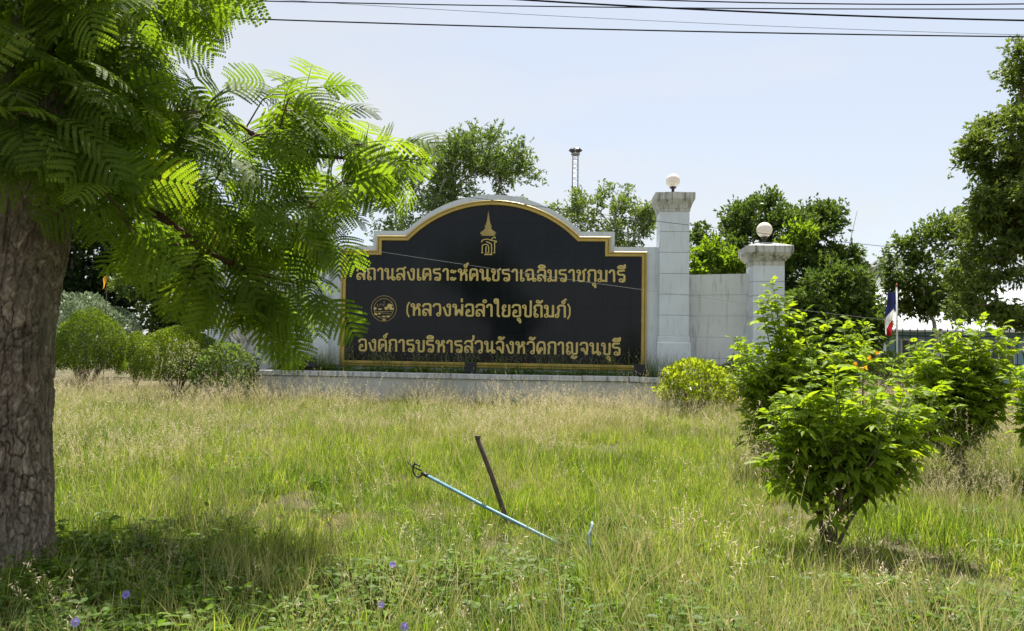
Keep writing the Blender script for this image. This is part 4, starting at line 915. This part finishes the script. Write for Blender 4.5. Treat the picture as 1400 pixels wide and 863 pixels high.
fr_list = []; twg = MB(); trunk0 = TB + np.array([0, 0, 2.4])
tw_nodes = TWN.copy()
for (x_, y_, d_) in sorted(tips, key=lambda t: t[0]):
    tp = W(x_, y_, d_); dd = np.linalg.norm(tw_nodes - tp, axis=1); j = int(np.argmin(dd)); p0 = tw_nodes[j]; v = tp - p0; l = np.linalg.norm(v)
    mid = p0 + v * .5 + np.array([0, 0, .12 * l]); MB().tube([p0 - TB, mid - TB, tp - TB], [.008, .006, .004], 5, False).build('twig', MAT['twig'], bt, True)
    tw_nodes = np.vstack([tw_nodes, mid[None], tp[None]])
    od = tp - trunk0; od[2] *= .3; od /= np.linalg.norm(od) + 1e-6; td = v / (l + 1e-6); ax = norm((od * .7 + td * .6)[None])[0]; az0 = math.atan2(ax[1], ax[0])
    for k in range(5):
        az = az0 + (k - 2) * .8 + rt.normal() * .25; el = rt.uniform(-.85, .6); tq = rt.uniform(.45, 1.0)
        fr_list.append((p0 + (tp - p0) * tq + np.array([0, 0, .05 * l]), az, el, rt.normal() * .7, rt.integers(0, 5), rt.uniform(.75, 1.15) * (1.1 if x_ > 200 else 1)))
def over_sign(f):                   # leaf sprays that reach past the end of the branch are left off
    p, az, el, _, _, s_ = f; e = p + np.array([math.cos(az) * math.cos(el), math.sin(az) * math.cos(el), math.sin(el) - .25]) * .48 * s_
    v = e - CAM; d = v @ FW; x_, y_ = 700 + FPX * (v @ RT) / d, 431.5 - FPX * (v @ UP) / d
    return (x_ > 492 and y_ > 340) or (x_ > 590)
fr_list = [f for f in fr_list if not over_sign(f)]
# upper crown above the frame, which shades trunk and verge
up_list = []
for k in range(80):
    c_ = np.array([-4.3, 5.5, 5.3]) + unit(1, rt)[0] * (rt.random() ** .4) * np.array([2.1, 2.4, 1.7])
    if c_[2] < 3.7: continue
    for q in range(6): up_list.append((c_ + rt.normal(size=3) * .1, rt.uniform(0, 6.28), rt.uniform(-.6, .5), rt.normal() * .5, rt.integers(0, 5), rt.uniform(1.0, 1.4)))
def frond_matrix(f):
    p, az, el, roll, k, s = f; return Matrix.Translation(Vector(p)) @ Euler((0, 0, az)).to_matrix().to_4x4() @ Euler((0, -el, 0)).to_matrix().to_4x4() @ Euler((roll, 0, 0)).to_matrix().to_4x4() @ Matrix.Scale(s, 4)
def in_view(p):
    v = p - CAM; d = v @ FW; return d > .5 and abs(v @ RT) / d < .70 and abs(v @ UP) / d < .45
cr_ = empty('crown'); cr_.parent = bt
vis = [f for f in fr_list if in_view(f[0])]; vis.sort(key=lambda f: np.linalg.norm(f[0] - CAM)); 
sel = set(id(f) for f in sorted(vis, key=lambda f: -(f[0] @ RT))[:150]) | set()
for f in vis:
    if len(sel) >= 300: break
    sel.add(id(f))
rest = []
for f in fr_list:
    if id(f) in sel:
        o = bpy.data.objects.new('leaf', FROND[f[4]]); link(o, cr_); m = frond_matrix(f); m.translation -= Vector(TB); o.matrix_basis = m
    else: rest.append(f)
rest += up_list
eu = [frond_matrix(f).to_euler() for f in rest]
o = scatter('foliage', np.array([f[0] - TB for f in rest]), np.array([list(e) for e in eu]), [f[5] for f in rest], [f[4] for f in rest], FROND, None, cr_)
cl = MB()
for k in range(26):
    a = rt.uniform(0, 6.28); e = np.array([-4.2, 4.7, 5.2]) + np.array([math.cos(a) * 2.4, math.sin(a) * 2.0, rt.uniform(-.8, 1.6)])
    p0 = np.array(tpath[11]) + rt.normal(size=3) * .05; cl.tube([p0 - TB, (p0 + e) / 2 + [0, 0, .2] - TB, e - TB], [.05, .03, .01], 6)
cl.build('upper_limbs', MAT['twig'], bt, True)

# ------------------------------------------------------------------ lance-leaved flowering shrubs
def tecoma_leaf(seed, L=.17, pairs=3, lw=.026):
    rg = np.random.default_rng(seed); s = np.linspace(0, 1, 10); ang = .25 - .9 * s; x = np.cumsum(np.cos(ang)) * L * .62 / 10; z = np.cumsum(np.sin(ang)) * L * .62 / 10
    rc = np.stack([x, 0 * x, z], 1); mb = MB(); mb.tube(rc[::3], .0022, 3); V = [np.array(mb.v)]; F = [np.array([f for f in mb.f if len(f) == 4])]; nv_ = len(mb.v); rn = [np.full(nv_, .3)]
    items = [(1.0, 0, L * .5)] + [(.3 + .6 * k / max(1, pairs - 1), sd_, L * (.36 + .1 * k / pairs)) for k in range(pairs) for sd_ in (-1, 1)]
    for t, sd_, ll in items:
        c0 = np.array([np.interp(t, s, rc[:, c_]) for c_ in range(3)]); a = np.interp(t, s, ang)
        d = np.array([math.cos(a) * (1 if sd_ == 0 else .62), sd_ * .85 + rg.normal() * .06, math.sin(a) + rg.normal() * .08]); d /= np.linalg.norm(d)
        sdv = np.cross(d, [0, 0, 1.]); sdv /= np.linalg.norm(sdv); nn_ = np.cross(sdv, d); w_ = lw * ll / (L * .42) * rg.uniform(.9, 1.1)
        prof_ = [(0, .05), (.18, .62), (.4, 1.0), (.65, .78), (.85, .36), (1.0, .03)]; vs = []
        for q, wq in prof_:
            cc = c0 + d * ll * q - np.array([0, 0, 1.]) * (ll * .32 * q * q); vs += [cc + sdv * w_ * .5 * wq + nn_ * w_ * .16 * wq, cc, cc - sdv * w_ * .5 * wq + nn_ * w_ * .16 * wq]
        V.append(np.array(vs)); F.append(np.array([(i * 3 + e, i * 3 + e + 1, i * 3 + e + 4, i * 3 + e + 3) for i in range(5) for e in (0, 1)]) + nv_); nv_ += 18; rn.append(np.full(18, np.clip(.5 + rg.normal() * .15, 0, .9)))
    return np_mesh('leaf', np.concatenate(V), [np.concatenate(F)], MAT['tecoma'], np.concatenate(rn), True)
MAT['greenstem'] = simple('green_stem', (0.10, 0.13, 0.04), 0.6, 0, 0.2, 9, 0)
MAT['youngleaf'] = leaf_mat('young_lance_leaf', (0.12, 0.215, 0.018), (0.27, 0.365, 0.03), (1.6, 1.5, 0.5), 0.55, 0.5)
TLEAF = [tecoma_leaf(300 + k, L, p, w) for k, (L, p, w) in enumerate([(.19, 3, .033), (.16, 2, .033), (.22, 3, .036), (.13, 2, .028), (.11, 2, .026), (.17, 3, .033), (.13, 2, .03)])]
for m_ in TLEAF[4:]: m_.materials[0] = MAT['youngleaf']
MAT['petal'] = leaf_mat('orange_petal', (.6, .28, .01), (.75, .48, .03), (1.1, 1, .6), .4, .5)
def shrub(name, label, base, E, n_stem, n_leaf, n_obj, seed, flowers=(), spikes=(), scale=1.0):
    rg = np.random.default_rng(seed); base = np.asarray(base, float); E = [np.array(e, float) for e in E]; root = empty(name, base, 0, label, 'shrub', 'flowering shrubs on the verge')
    tips = sample_ellipsoids(E, n_stem, rg, 3.2); tips = np.vstack([tips] + [np.array(s_)[None] for s_ in spikes]) if len(spikes) else tips
    mb = MB(); gs = MB(); L = []
    mains = []
    for k in range(7):
        a = rg.uniform(0, 6.28); c_ = tips[rg.integers(0, len(tips))]; m_ = base + (c_ - base) * .45 + rg.normal(size=3) * .05; b0_ = base + np.array([math.cos(a), math.sin(a), 0]) * .06
        mb.tube([b0_ - base - [0, 0, .05], (b0_ + m_) / 2 + rg.normal(size=3) * .03 - base, m_ - base], [.014 * scale, .012 * scale, .010 * scale], 7); mains.append((b0_, m_))
    for k, tp in enumerate(tips):
        j = int(np.argmin([np.linalg.norm(m_[1] - tp) for m_ in mains])); b0_, m_ = mains[j]; q = rg.uniform(.5, 1); p0 = b0_ + (m_ - b0_) * q
        mid = p0 + (tp - p0) * .55 + rg.normal(size=3) * .03; mid[2] -= .04; mb.tube([p0 - base, mid - base], [.009 * scale, .006 * scale], 5); gs.tube([mid - base, tp - base], [.006 * scale, .0025 * scale], 5)
        spike = k >= n_stem; nl = max(4, int(n_leaf / len(tips) * (1.0 if not spike else 1.9))); ph = rg.uniform(0, 6.28)
        for i in range(nl):
            t = .28 + .72 * (i + 1) / nl if not spike else .35 + .65 * (i + 1) / nl
            p = p0 + (mid - p0) * (t / .55) if t < .55 else mid + (tp - mid) * ((t - .55) / .45)
            az = ph + (i // 2) * math.pi / 2 + (i % 2) * math.pi + rg.normal() * .25; el = (-.4 + 1.4 * t ** 1.3) + rg.normal() * .28
            L.append((p, az, el, rg.normal() * .3, int(rg.integers(0, 4)) if t < .42 + rg.normal() * .1 else (int(rg.integers(5, 7)) if t < .92 else 4), rg.uniform(.8, 1.15) * scale))
    mb.build('stems', MAT['bark2'], root, True); gs.build('shoots', MAT['greenstem'], root, True)['kind'] = 'stuff'
    L.sort(key=lambda f: np.linalg.norm(f[0] - CAM)); rest_ = L[n_obj:]
    for f in L[:n_obj]:
        o = bpy.data.objects.new('leaf', TLEAF[f[4]]); link(o, root); m = frond_matrix(f); m.translation -= Vector(base); o.matrix_basis = m
    scatter('foliage', np.array([f[0] - base for f in rest_]), np.array([list(frond_matrix(f).to_euler()) for f in rest_]), [f[5] for f in rest_], [f[4] for f in rest_], TLEAF, None, root)
    for fx in flowers:
        for i in range(5):
            c_ = np.array(fx) + rg.normal(size=3) * .035; d = norm(unit(1, rg) + [0, -.2, .4])[0]; mbf = MB(); u_ = norm(np.cross(d, [.3, .2, .9])[None])[0]; w_ = np.cross(d, u_); n_ = 8; vs = []
            for (rr_, hh) in ((.003, 0), (.007, .014), (.009, .026), (.018, .034)): vs += [c_ - base + d * hh + (u_ * math.cos(2 * math.pi * q / n_) + w_ * math.sin(2 * math.pi * q / n_)) * rr_ * (1 + .15 * (q % 2)) for q in range(n_)]
            mbf.add(vs, [(a_ * n_ + q, a_ * n_ + (q + 1) % n_, (a_ + 1) * n_ + (q + 1) % n_, (a_ + 1) * n_ + q) for a_ in range(3) for q in range(n_)]); o = mbf.build('flower', MAT['petal'], root, True)
            a_ = o.data.attributes.new('rnd', 'FLOAT', 'POINT'); a_.data.foreach_set('value', np.full(len(o.data.vertices), rg.random()))
    return root
sb = G(1138, 752)
shrub('flowering_shrub', 'leggy bright green shrub with orange blossoms, nearest the camera', sb,
      [EP(1165, 550, 6.1, .46, .42, .22), EP(1245, 555, 6.2, .34, .36, .2), EP(1100, 565, 6.1, .28, .32, .2), EP(1190, 600, 6.1, .48, .36, .24), EP(1135, 640, 6.1, .17, .18, .18), EP(1125, 690, 6.1, .09, .1, .12)],
      84, 1080, 300, 401, flowers=[W(1183, 502, 5.72)], spikes=[W(1110, 500, 6.1), W(1180, 486, 6.2), W(1222, 498, 6.2), W(1285, 528, 6.2), W(1052, 560, 6.1), W(1060, 600, 6.0), W(1140, 508, 6.0), W(1265, 590, 6.1), W(1300, 560, 6.1), W(1050, 640, 6.1)], scale=1.2)
sb2 = at(1075, 9.6)
shrub('flowering_shrub', 'tall spiky topped yellow green shrub in front of the short pillar', sb2,
      [EP(1055, 500, 9.6, .6, .5, .42), EP(1110, 490, 9.7, .55, .5, .32), EP(1030, 520, 9.5, .36, .4, .3), EP(1085, 555, 9.5, .75, .5, .36), EP(1175, 490, 9.9, .5, .45, .28)],
      120, 2100, 160, 403, spikes=[W(1056, 390, 9.6), W(1050, 405, 9.6), W(1040, 416, 9.6), W(1100, 430, 9.7), W(1072, 412, 9.7), W(1130, 440, 9.8), W(1003, 465, 9.5), W(1185, 446, 9.9), W(1160, 440, 9.9), W(1062, 425, 9.5)], scale=1.35)
sb3 = at(1320, 9.2)
shrub('flowering_shrub', 'dense bright green shrub in front of the iron fence', sb3,
      [EP(1320, 500, 9.2, .6, .5, .4), EP(1270, 510, 9.2, .45, .45, .3), EP(1360, 510, 9.2, .42, .4, .34), EP(1310, 555, 9.1, .62, .5, .3), EP(1320, 590, 9.1, .4, .4, .2)],
      110, 1900, 160, 405, spikes=[W(1310, 444, 9.2), W(1343, 440, 9.2), W(1372, 446, 9.2), W(1285, 460, 9.2), W(1250, 470, 9.2), W(1388, 470, 9.2)], scale=1.32)
sb4 = at(1440, 8.2)
shrub('flowering_shrub', 'bright leaf sprays of a shrub entering at the frame edge', sb4,
      [EP(1430, 540, 8.2, .3, .35, .4), EP(1440, 500, 8.2, .3, .3, .3)], 34, 500, 60, 407, spikes=[W(1385, 505, 8.2)], scale=1.2)

# ------------------------------------------------------------------ grass and weeds
def blades(n, h, spread, wid, lean, rg, mat, name, seg=4, seeds=0, hv=.35):
    V = []; F = []; rn = []; nv_ = 0; V2 = []; F2 = []; rn2 = []; nv2 = 0
    for k in range(n):
        a = rg.uniform(0, 6.28); r = spread * math.sqrt(rg.random()); b = np.array([math.cos(a) * r, math.sin(a) * r, -.02]); hh = h * rg.uniform(1 - hv, 1 + hv)
        la = a + rg.normal() * .9; ln = lean * rg.uniform(.3, 1.3); d = np.array([math.cos(la), math.sin(la), 0]); sd_ = np.array([-math.sin(la + rg.normal()), math.cos(la), 0.]); sd_ /= np.linalg.norm(sd_)
        cc = rg.random(); w_ = wid * rg.uniform(.7, 1.3); P = []
        for i in range(seg + 1):
            t = i / seg; c_ = b + np.array([0, 0, hh * (t - .28 * ln * t ** 3)]) + d * hh * ln * .75 * t ** 2
            P.append(c_); ww = w_ * (1 - t ** 1.6) + w_ * .06; V += [c_ + sd_ * ww * .5, c_ - sd_ * ww * .5]; rn += [cc, cc]
        F += [(nv_ + 2 * i, nv_ + 2 * i + 1, nv_ + 2 * i + 3, nv_ + 2 * i + 2) for i in range(seg)]; nv_ += 2 * (seg + 1)
        for q in range(seeds):
            t = .80 + .2 * q / max(1, seeds - 1); c_ = b + np.array([0, 0, hh * (t - .28 * ln * t ** 3)]) + d * hh * ln * .75 * t ** 2
            dd = norm(unit(1, rg) + [0, 0, .8])[0]; s2 = norm(np.cross(dd, unit(1, rg)[0])[None])[0]; l2 = rg.uniform(.012, .03); w2 = .0045
            V2 += [c_, c_ + dd * l2 * .5 + s2 * w2 * .5, c_ + dd * l2, c_ + dd * l2 * .5 - s2 * w2 * .5]; F2.append((nv2, nv2 + 1, nv2 + 2, nv2 + 3)); nv2 += 4; rn2 += [rg.random()] * 4
    if V2:
        o = len(V); me = np_mesh(name, np.array(V + V2), [np.array(F), np.array(F2) + o], mat, np.array(rn + rn2)); me.materials.append(MAT['seed'])
        mi = np.zeros(len(F) + len(F2), np.int32); mi[len(F):] = 1; me.polygons.foreach_set('material_index', mi); return me
    return np_mesh(name, np.array(V), [np.array(F)], mat, np.array(rn))
def broadleaf(n, rg, size, h):
    P = []; D = []; 
    for k in range(n):
        a = rg.uniform(0, 6.28); r = .07 * math.sqrt(rg.random()); P.append((math.cos(a) * r, math.sin(a) * r, h * rg.uniform(.25, 1))); D.append((math.cos(a) + rg.normal() * .4, math.sin(a) + rg.normal() * .4, rg.uniform(-.1, .7)))
    P = np.array(P); D = norm(np.array(D)); Nn = norm(np.array([[0, 0, 1.]] * n) + unit(n, rg) * .45); l = size * rg.uniform(.6, 1.2, n)
    # six-sided leaf blades
    Sd = norm(np.cross(D, Nn)); V = []; F = []; rn = []
    for k in range(n):
        b = len(V); c_ = rg.random()
        for t, wq in ((0, .04), (.3, .5), (.62, .42), (1, .03)): 
            q = P[k] + D[k] * l[k] * t - np.array([0, 0, 1]) * l[k] * .25 * t * t; V += [q + Sd[k] * l[k] * .46 * wq + Nn[k] * l[k] * .06, q, q - Sd[k] * l[k] * .46 * wq + Nn[k] * l[k] * .06]
        F += [(b + i * 3 + e, b + i * 3 + e + 1, b + i * 3 + e + 4, b + i * 3 + e + 3) for i in range(3) for e in (0, 1)]; rn += [c_] * 12
    st = MB()
    for k in range(0, n, 3): st.tube([(P[k][0] * .3, P[k][1] * .3, -.02), P[k]], .0018, 3, False)
    b = len(V); V += [np.array(v) for v in st.v]; F += [tuple(b + i for i in f) for f in st.f]; rn += [.3] * len(st.v)
    return np_mesh('weed', np.array(V), [np.array(F)], MAT['weed'], np.array(rn), True)
rg = np.random.default_rng(900)
LUSH = [blades(26, .10, .09, .0068, 1.1, rg, MAT['lush'], 'lush') for _ in range(3)]
MEAD = [blades(26, h_, .095, .006, ln_, rg, MAT['grass'], 'meadow', 4, 0, .5) for h_, ln_ in ((.08, 1.1), (.12, .8), (.18, .5))]
DRY = [blades(7, h_, .08, .0034, .55, rg, MAT['dry'], 'dry', 4, 9) for h_ in (.40, .48, .56)]
STK = [blades(5, h_, .07, .003, .35, rg, MAT['dry'], 'stalk', 4, 0) for h_ in (.3, .42)]
LIT = [blades(16, .06, .1, .004, 1.6, rg, MAT['litter'], 'litter', 3) for _ in range(2)]
WEED = [broadleaf(16, rg, .055, .11), broadleaf(20, rg, .042, .14), broadleaf(12, rg, .07, .09)]

def field(n, seed, y0=3.3, y1=23.0):
    r = np.random.default_rng(seed); y = y0 + (y1 - y0) * r.random(n); x = (r.random(n) * 2 - 1) * (.74 * y + .9)
    u = (x - SO[0]) * math.cos(TH) - (y - SO[1]) * math.sin(TH); v = (x - SO[0]) * math.sin(TH) + (y - SO[1]) * math.cos(TH)
    ok = ~((v > -1.42) & (u > -6.6) & (u < 8.1)); ok &= ~((v > 0.1) & (u > -8.1) & (u < 8.1))
    ok &= (x + 3.42) ** 2 + (y - 5.2) ** 2 > .33 ** 2
    return x[ok], y[ok], v[ok], r
BARE = [(*G(560, 660)[:2], .5), (*G(250, 660)[:2], .5), (*G(960, 640)[:2], .6), (*G(1000, 745)[:2], .35), (*G(480, 720)[:2], .4), (*G(600, 700)[:2], .35), (*G(1180, 780)[:2], .5), (*G(830, 620)[:2], .8), (*G(320, 610)[:2], .8), (*G(400, 695)[:2], .5), (*G(1255, 765)[:2], .7), (*G(1100, 705)[:2], .45), (*G(1320, 790)[:2], .5), (*G(700, 735)[:2], .3), (*G(890, 700)[:2], .25), (*G(420, 830)[:2], .18)]
def bare(x, y):
    b = np.zeros_like(x)
    for bx, by, br in BARE: b = np.maximum(b, np.exp(-(((x - bx) / br) ** 2 + ((y - by) / (br * 1.3)) ** 2)))
    return b
def place(name, label, protos, n, seed, dens, smin, smax, cat='grass', tilt=.12, y1=23.0):
    x, y, v, r = field(n, seed, y1=y1); w = dens(x, y, v) * (.35 + .65 * np.clip(12 / (y + 2), 0, 1)) ** 0; k = r.random(len(x)) < w * np.clip(1 - .9 * bare(x, y), 0, 1) ** (0 if name == 'thatch' else 1)
    x, y = x[k], y[k]; m_ = len(x); f_ = np.clip((25 - np.abs(x)) / 4, 0, 1) * np.clip((20 - y) / 3, 0, 1)
    rot = np.stack([r.normal(size=m_) * tilt, r.normal(size=m_) * tilt, r.random(m_) * 6.28], 1); sc_ = r.uniform(smin, smax, m_) * (.55 + .9 * vnoise(x, y, .8, seed))
    o = scatter(name, np.stack([x, y, gz(x, y) * f_], 1), rot, sc_, r.integers(0, len(protos), m_), protos, tone=np.clip(.75 * vnoise(x, y, 1.7, 21) + .55 * vnoise(x, y, .45, 23) - .12 + .2 * r.normal(size=m_) + .25 * bare(x, y) + .10 * np.tanh(x / 4), 0, 1)); tag(o, label, cat, kind='stuff'); return m_
near = lambda y, a, b: np.clip((b - y) / (b - a), 0, 1)
tot = 0
tot += place('lush_grass', 'lush short green grass across the near verge', LUSH, 30000, 1, lambda x, y, v: near(y, 5.2, 9.5) * (.55 + .45 * vnoise(x, y, .7, 3)), .7, 1.25)
tot += place('meadow_grass', 'yellowish green meadow grass covering the whole verge', MEAD, 60000, 2, lambda x, y, v: (1 - .75 * near(y, 4.6, 7.5)) * (.45 + .55 * vnoise(x, y, 1.6, 5)) * (.55 + .45 * (y < 13)), .75, 1.25)
tot += place('seed_grass', 'tall tan seeding grass in front of the planter', DRY, 34000, 3,
             lambda x, y, v: np.clip(.015 + .48 * np.clip((y - 15.5) / 4, 0, 1) * (.35 + .65 * vnoise(x, y, 1.6, 7)) + .55 * np.clip((y - 5.0) / 4, 0, 1) * np.clip(vnoise(x, y, 2.2, 9) * 1.8 - .75 + .35 * np.tanh(x / 3), 0, 1), 0, 1), .7, 1.3)
tot += place('dry_stalks', 'thin bleached grass stalks among the green blades', STK, 22000, 4, lambda x, y, v: .25 + .5 * vnoise(x, y, 1.4, 11), .7, 1.3, tilt=.3)
tot += place('thatch', 'dead brown thatch and litter between the grass tufts', LIT, 16000, 5, lambda x, y, v: np.clip(.15 + bare(x, y) * 1.2, 0, 1) * near(y, 8, 13), .7, 1.4)
tot += place('weeds', 'broad leaved green weeds carpeting the ground below the feathery tree', WEED, 26000, 6,
             lambda x, y, v: np.clip(near(y, 4.4, 6.4) * (.1 + .55 * vnoise(x, y, .8, 13)) * (.45 + .55 * (x < -.8)) + .55 * np.exp(-((x + 2.4) / 1.6) ** 2 - ((y - 4.6) / 1.1) ** 2) + .05, 0, 1) * near(y, 5, 12), .7, 1.35, 'weeds')
# weeds in the planter bed and tall grass against the walls
r = np.random.default_rng(77); n_ = 1400; u = r.uniform(-6.2, 5.1, n_); yv = -.82 + .68 * r.random(n_)
Pp = np.array([SW(a, b, .72) for a, b in zip(u, yv)]); o = scatter('bed_weeds', Pp, np.stack([r.normal(size=n_) * .2, r.normal(size=n_) * .2, r.random(n_) * 6.28], 1), r.uniform(.9, 1.9, n_), r.integers(0, 7, n_), LUSH + WEED + [MEAD[0]]); tag(o, 'weedy growth on the planter bed below the granite face', 'weeds', kind='stuff')
n_ = 420; u = np.concatenate([r.uniform(-6.2, -4.4, 130), r.uniform(-4.3, 4.3, 130), r.uniform(4.2, 7.1, 160)]); yv = -.25 - .4 * r.random(n_); yv[u > 5.3] -= .55
zz = np.where(u > 5.3, 0, .72); Pp = np.array([SW(a, b, c_) for a, b, c_ in zip(u, yv, zz)]); o = scatter('wall_grass', Pp, np.stack([r.normal(size=n_) * .12, r.normal(size=n_) * .12, r.random(n_) * 6.28], 1), r.uniform(.9, 1.9, n_), r.integers(0, 3, n_), [blades(6, .45, .06, .005, .4, r, MAT['treeD_g'] if 'treeD_g' in MAT else MAT['lush'], 'wallgrass', 4, 4) for _ in range(3)]); tag(o, 'dark thin grass growing up against the sign and wing wall', 'grass', kind='stuff')
print('tufts', tot)

# ------------------------------------------------------------------ things lying in the grass
MAT['pvc'] = simple('blue_pvc', (0.13, 0.27, 0.34), 0.55, 0, 0.4, 18, 0.05)
MAT['oldwood'] = simple('weathered_stake', (0.10, 0.075, 0.055), 0.9, 0, 0.4, 20, 0.5)
p0 = W(653, 599, 6.7); p1 = W(691, 706, 6.85); p2 = p1 + (p1 - p0) * .28
stk = empty('wooden_stake', p1, 0, 'dark weathered stake leaning in the grass with blue pipe against it', 'stake')
MB().tube([p2 - p1, (p1 - p1), (p0 - p1) * .5 + [.006, 0, 0], p0 - p1], [.023, .024, .022, .024], 10).build('shaft', MAT['oldwood'], stk, True)
MB().lathe([(.010, 0), (.016, .0), (.027, .001), (.027, .022), (.012, .024)], n=10).build('split_end', MAT['oldwood'], stk).location = Vector(p0 - p1)
q0 = W(583, 650, 6.95); q1 = W(760, 742, 6.25)
pk_ = empty('pipe_pole', q1, 0, 'light blue pipe with black hook end propped on the stake', 'pole'); dv = q0 - q1
mid = dv * .5 + np.array([0, 0, -.008]); MB().tube([dv * -.04, dv * .02, mid, dv], .0155, 12).build('pipe', MAT['pvc'], pk_, True)
MB().tube([dv * .985, dv * 1.04], .0175, 10).build('collar', MAT['blackmetal'], pk_, True)
ex = dv / np.linalg.norm(dv); uu = np.array([0, 0, 1.]); c0 = dv * 1.04 + ex * .055
MB().tube([c0 + ex * .055 * math.cos(a) + uu * .055 * math.sin(a) for a in np.linspace(R(-160), R(120), 18)], .008, 7).build('hook', MAT['blackmetal'], pk_, True)
MB().tube([c0 - ex * .05 + uu * .02, c0 + ex * .06 + uu * .012, c0 + ex * .13 + uu * .035], [.008, .007, .004], 6).build('prong', MAT['blackmetal'], pk_, True)
MB().tube([c0 + ex * .03 + uu * .048, c0 + ex * .05 + uu * .075], [.006, .003], 6).build('barb', MAT['blackmetal'], pk_, True)
s0 = W(803, 757, 5.95); s1 = W(809, 713, 6.05)
ps = empty('plastic_strip', s0, 0, 'pale blue torn plastic strip upright in the grass beyond the pipe', 'litter')
V = []; 
for i in range(12):
    t = i / 11; c_ = (s1 - s0) * t + np.array([.008 * math.sin(t * 9), .01 * math.sin(t * 7), 0]); w_ = .007 + .009 * math.sin(math.pi * t) + .004 * math.sin(23 * t)
    V += [c_ + [-w_, .004 * math.sin(t * 20), 0], c_ + [0, -.008, 0], c_ + [w_, .004, 0]]
F = np.array([(i * 3 + e, i * 3 + e + 1, i * 3 + e + 4, i * 3 + e + 3) for i in range(11) for e in (0, 1)]); so = obj('strip', np_mesh('strip', np.array(V), F, simple('pale_plastic', (.30, .42, .48), .5, 0, .25, 40, 0), None, True), ps)
so.modifiers.new('thick', 'SOLIDIFY').thickness = .002

# purple wild petunias
MAT['purple'] = leaf_mat('violet_petal', (.20, .16, .55), (.36, .30, .75), (1.1, 1.05, 1.1), .35, .6)
pm = []
for k in range(1):
    V = []; F = []; n_ = 40
    for i in range(n_):
        a = 2 * math.pi * i / n_; rr = 1 + .22 * abs(math.cos(2.5 * a)) - .06
        for r_, h_ in ((.10, -.55), (.22, -.12), (.62, .05), (1.0, .02)): V.append((r_ * rr * math.cos(a), r_ * rr * math.sin(a), h_ + (.05 * math.sin(10 * a) if r_ > .5 else 0)))
    F = [(i * 4 + j, ((i + 1) % n_) * 4 + j, ((i + 1) % n_) * 4 + j + 1, i * 4 + j + 1) for i in range(n_) for j in range(3)]
    pm = np_mesh('corolla', np.array(V), np.array(F), MAT['purple'], np.tile([.0, .2, .7, .9], n_), True)
FLW = [((172, 813), .027, .23, 'open violet flower facing the camera below the feathery tree'), ((103, 851), .028, .22, 'violet flower in shaded weeds at the trunk side of the frame bottom'), ((537, 772), .024, .24, 'tiny violet flower in sunny grass, highest of the small ones'),
       ((521, 827), .025, .24, 'violet flower in sunlit grass between two smaller violet flowers'), ((553, 857), .026, .25, 'violet flower at the bottom edge of the photo in bright grass')]
for k, ((fx, fy), s, hh, lab) in enumerate(FLW):
    c_ = G(fx, fy, hh); fl = empty('violet_flower', (c_[0], c_[1], 0), 0, lab, 'flower', 'violet wildflowers in the grass')
    s *= .72; o = obj('corolla', pm, fl, (0, 0, hh)); o.scale = (s, s, s); o.rotation_euler = (R(62 + 9 * math.sin(k * 2)), R(12 * math.cos(k * 3)), R(-8 + 20 * math.sin(k)))
    MB().tube([(0, .06, -.02), (.01, .05, hh * .5), (0, .025, hh - .02), (0, .005, hh - .008)], [.003, .0025, .002, .002], 6).build('stalk', MAT['weed'], fl)

# ------------------------------------------------------------------ overhead wires
MAT['cable'] = simple('black_cable', (0.02, 0.02, 0.025), 1.0, 0, 0.1, 5, 0)
MAT['cable'].node_tree.nodes['Principled BSDF'].inputs['Specular IOR Level'].default_value = 0.03
MAT['cable2'] = simple('grey_wire', (0.22, 0.22, 0.22), 0.7, 0.0, 0.1, 5, 0)
def wire(label, pts, d, rad, mat='cable', name='overhead_cable', ext=500):
    xs_ = np.array([p[0] for p in pts], float); ys_ = np.array([p[1] for p in pts], float); c_ = np.polyfit(xs_, ys_, min(2, len(pts) - 1))
    dd = (lambda x: d) if not callable(d) else d
    P = [W(x, float(np.polyval(c_, x)), dd(x)) for x in np.linspace(xs_.min() - ext, xs_.max() + ext, 60)]
    o = MB().tube(P, rad, 6).build(name, MAT[mat], None, True); tag(o, label, 'cable', 'overhead wires')
wire('lowest thick overhead cable crossing the top of the sky', [(400, 27.9), (900, 42), (1400, 50.4)], 9.5, .0085)
wire('overhead cable second from below at the tree side of the sky', [(400, 2.5), (900, 10.7), (1400, 12.4)], 10.0, .0075)
wire('thick steeply sloping overhead cable in the upper corner of the sky', [(700, -1), (900, 10.2), (1200, 23), (1400, 28)], 9.8, .0115)
wire('topmost overhead cable at the upper corner of the sky', [(850, -1.5), (1050, 4), (1400, 5.5)], 10.2, .0085)
wire('hair thin overhead wire slanting between the thick cables', [(450, 4), (900, 29), (1400, 48)], 10.5, .0028)
wire('thin pale wire slanting across the lettering of the sign', [(480, 338), (700, 371.5), (893, 398), (1030, 416)], lambda x: 17.0 - (x - 480) * .003, .0038, 'cable2', 'service_wire', 260)
wire('thin dark wire slanting over the arch and tall pillar', [(640, 269.5), (818, 292.5), (942, 308), (1240, 340)], lambda x: 17.5 - (x - 480) * .003, .0055, 'cable', 'service_wire', 260)
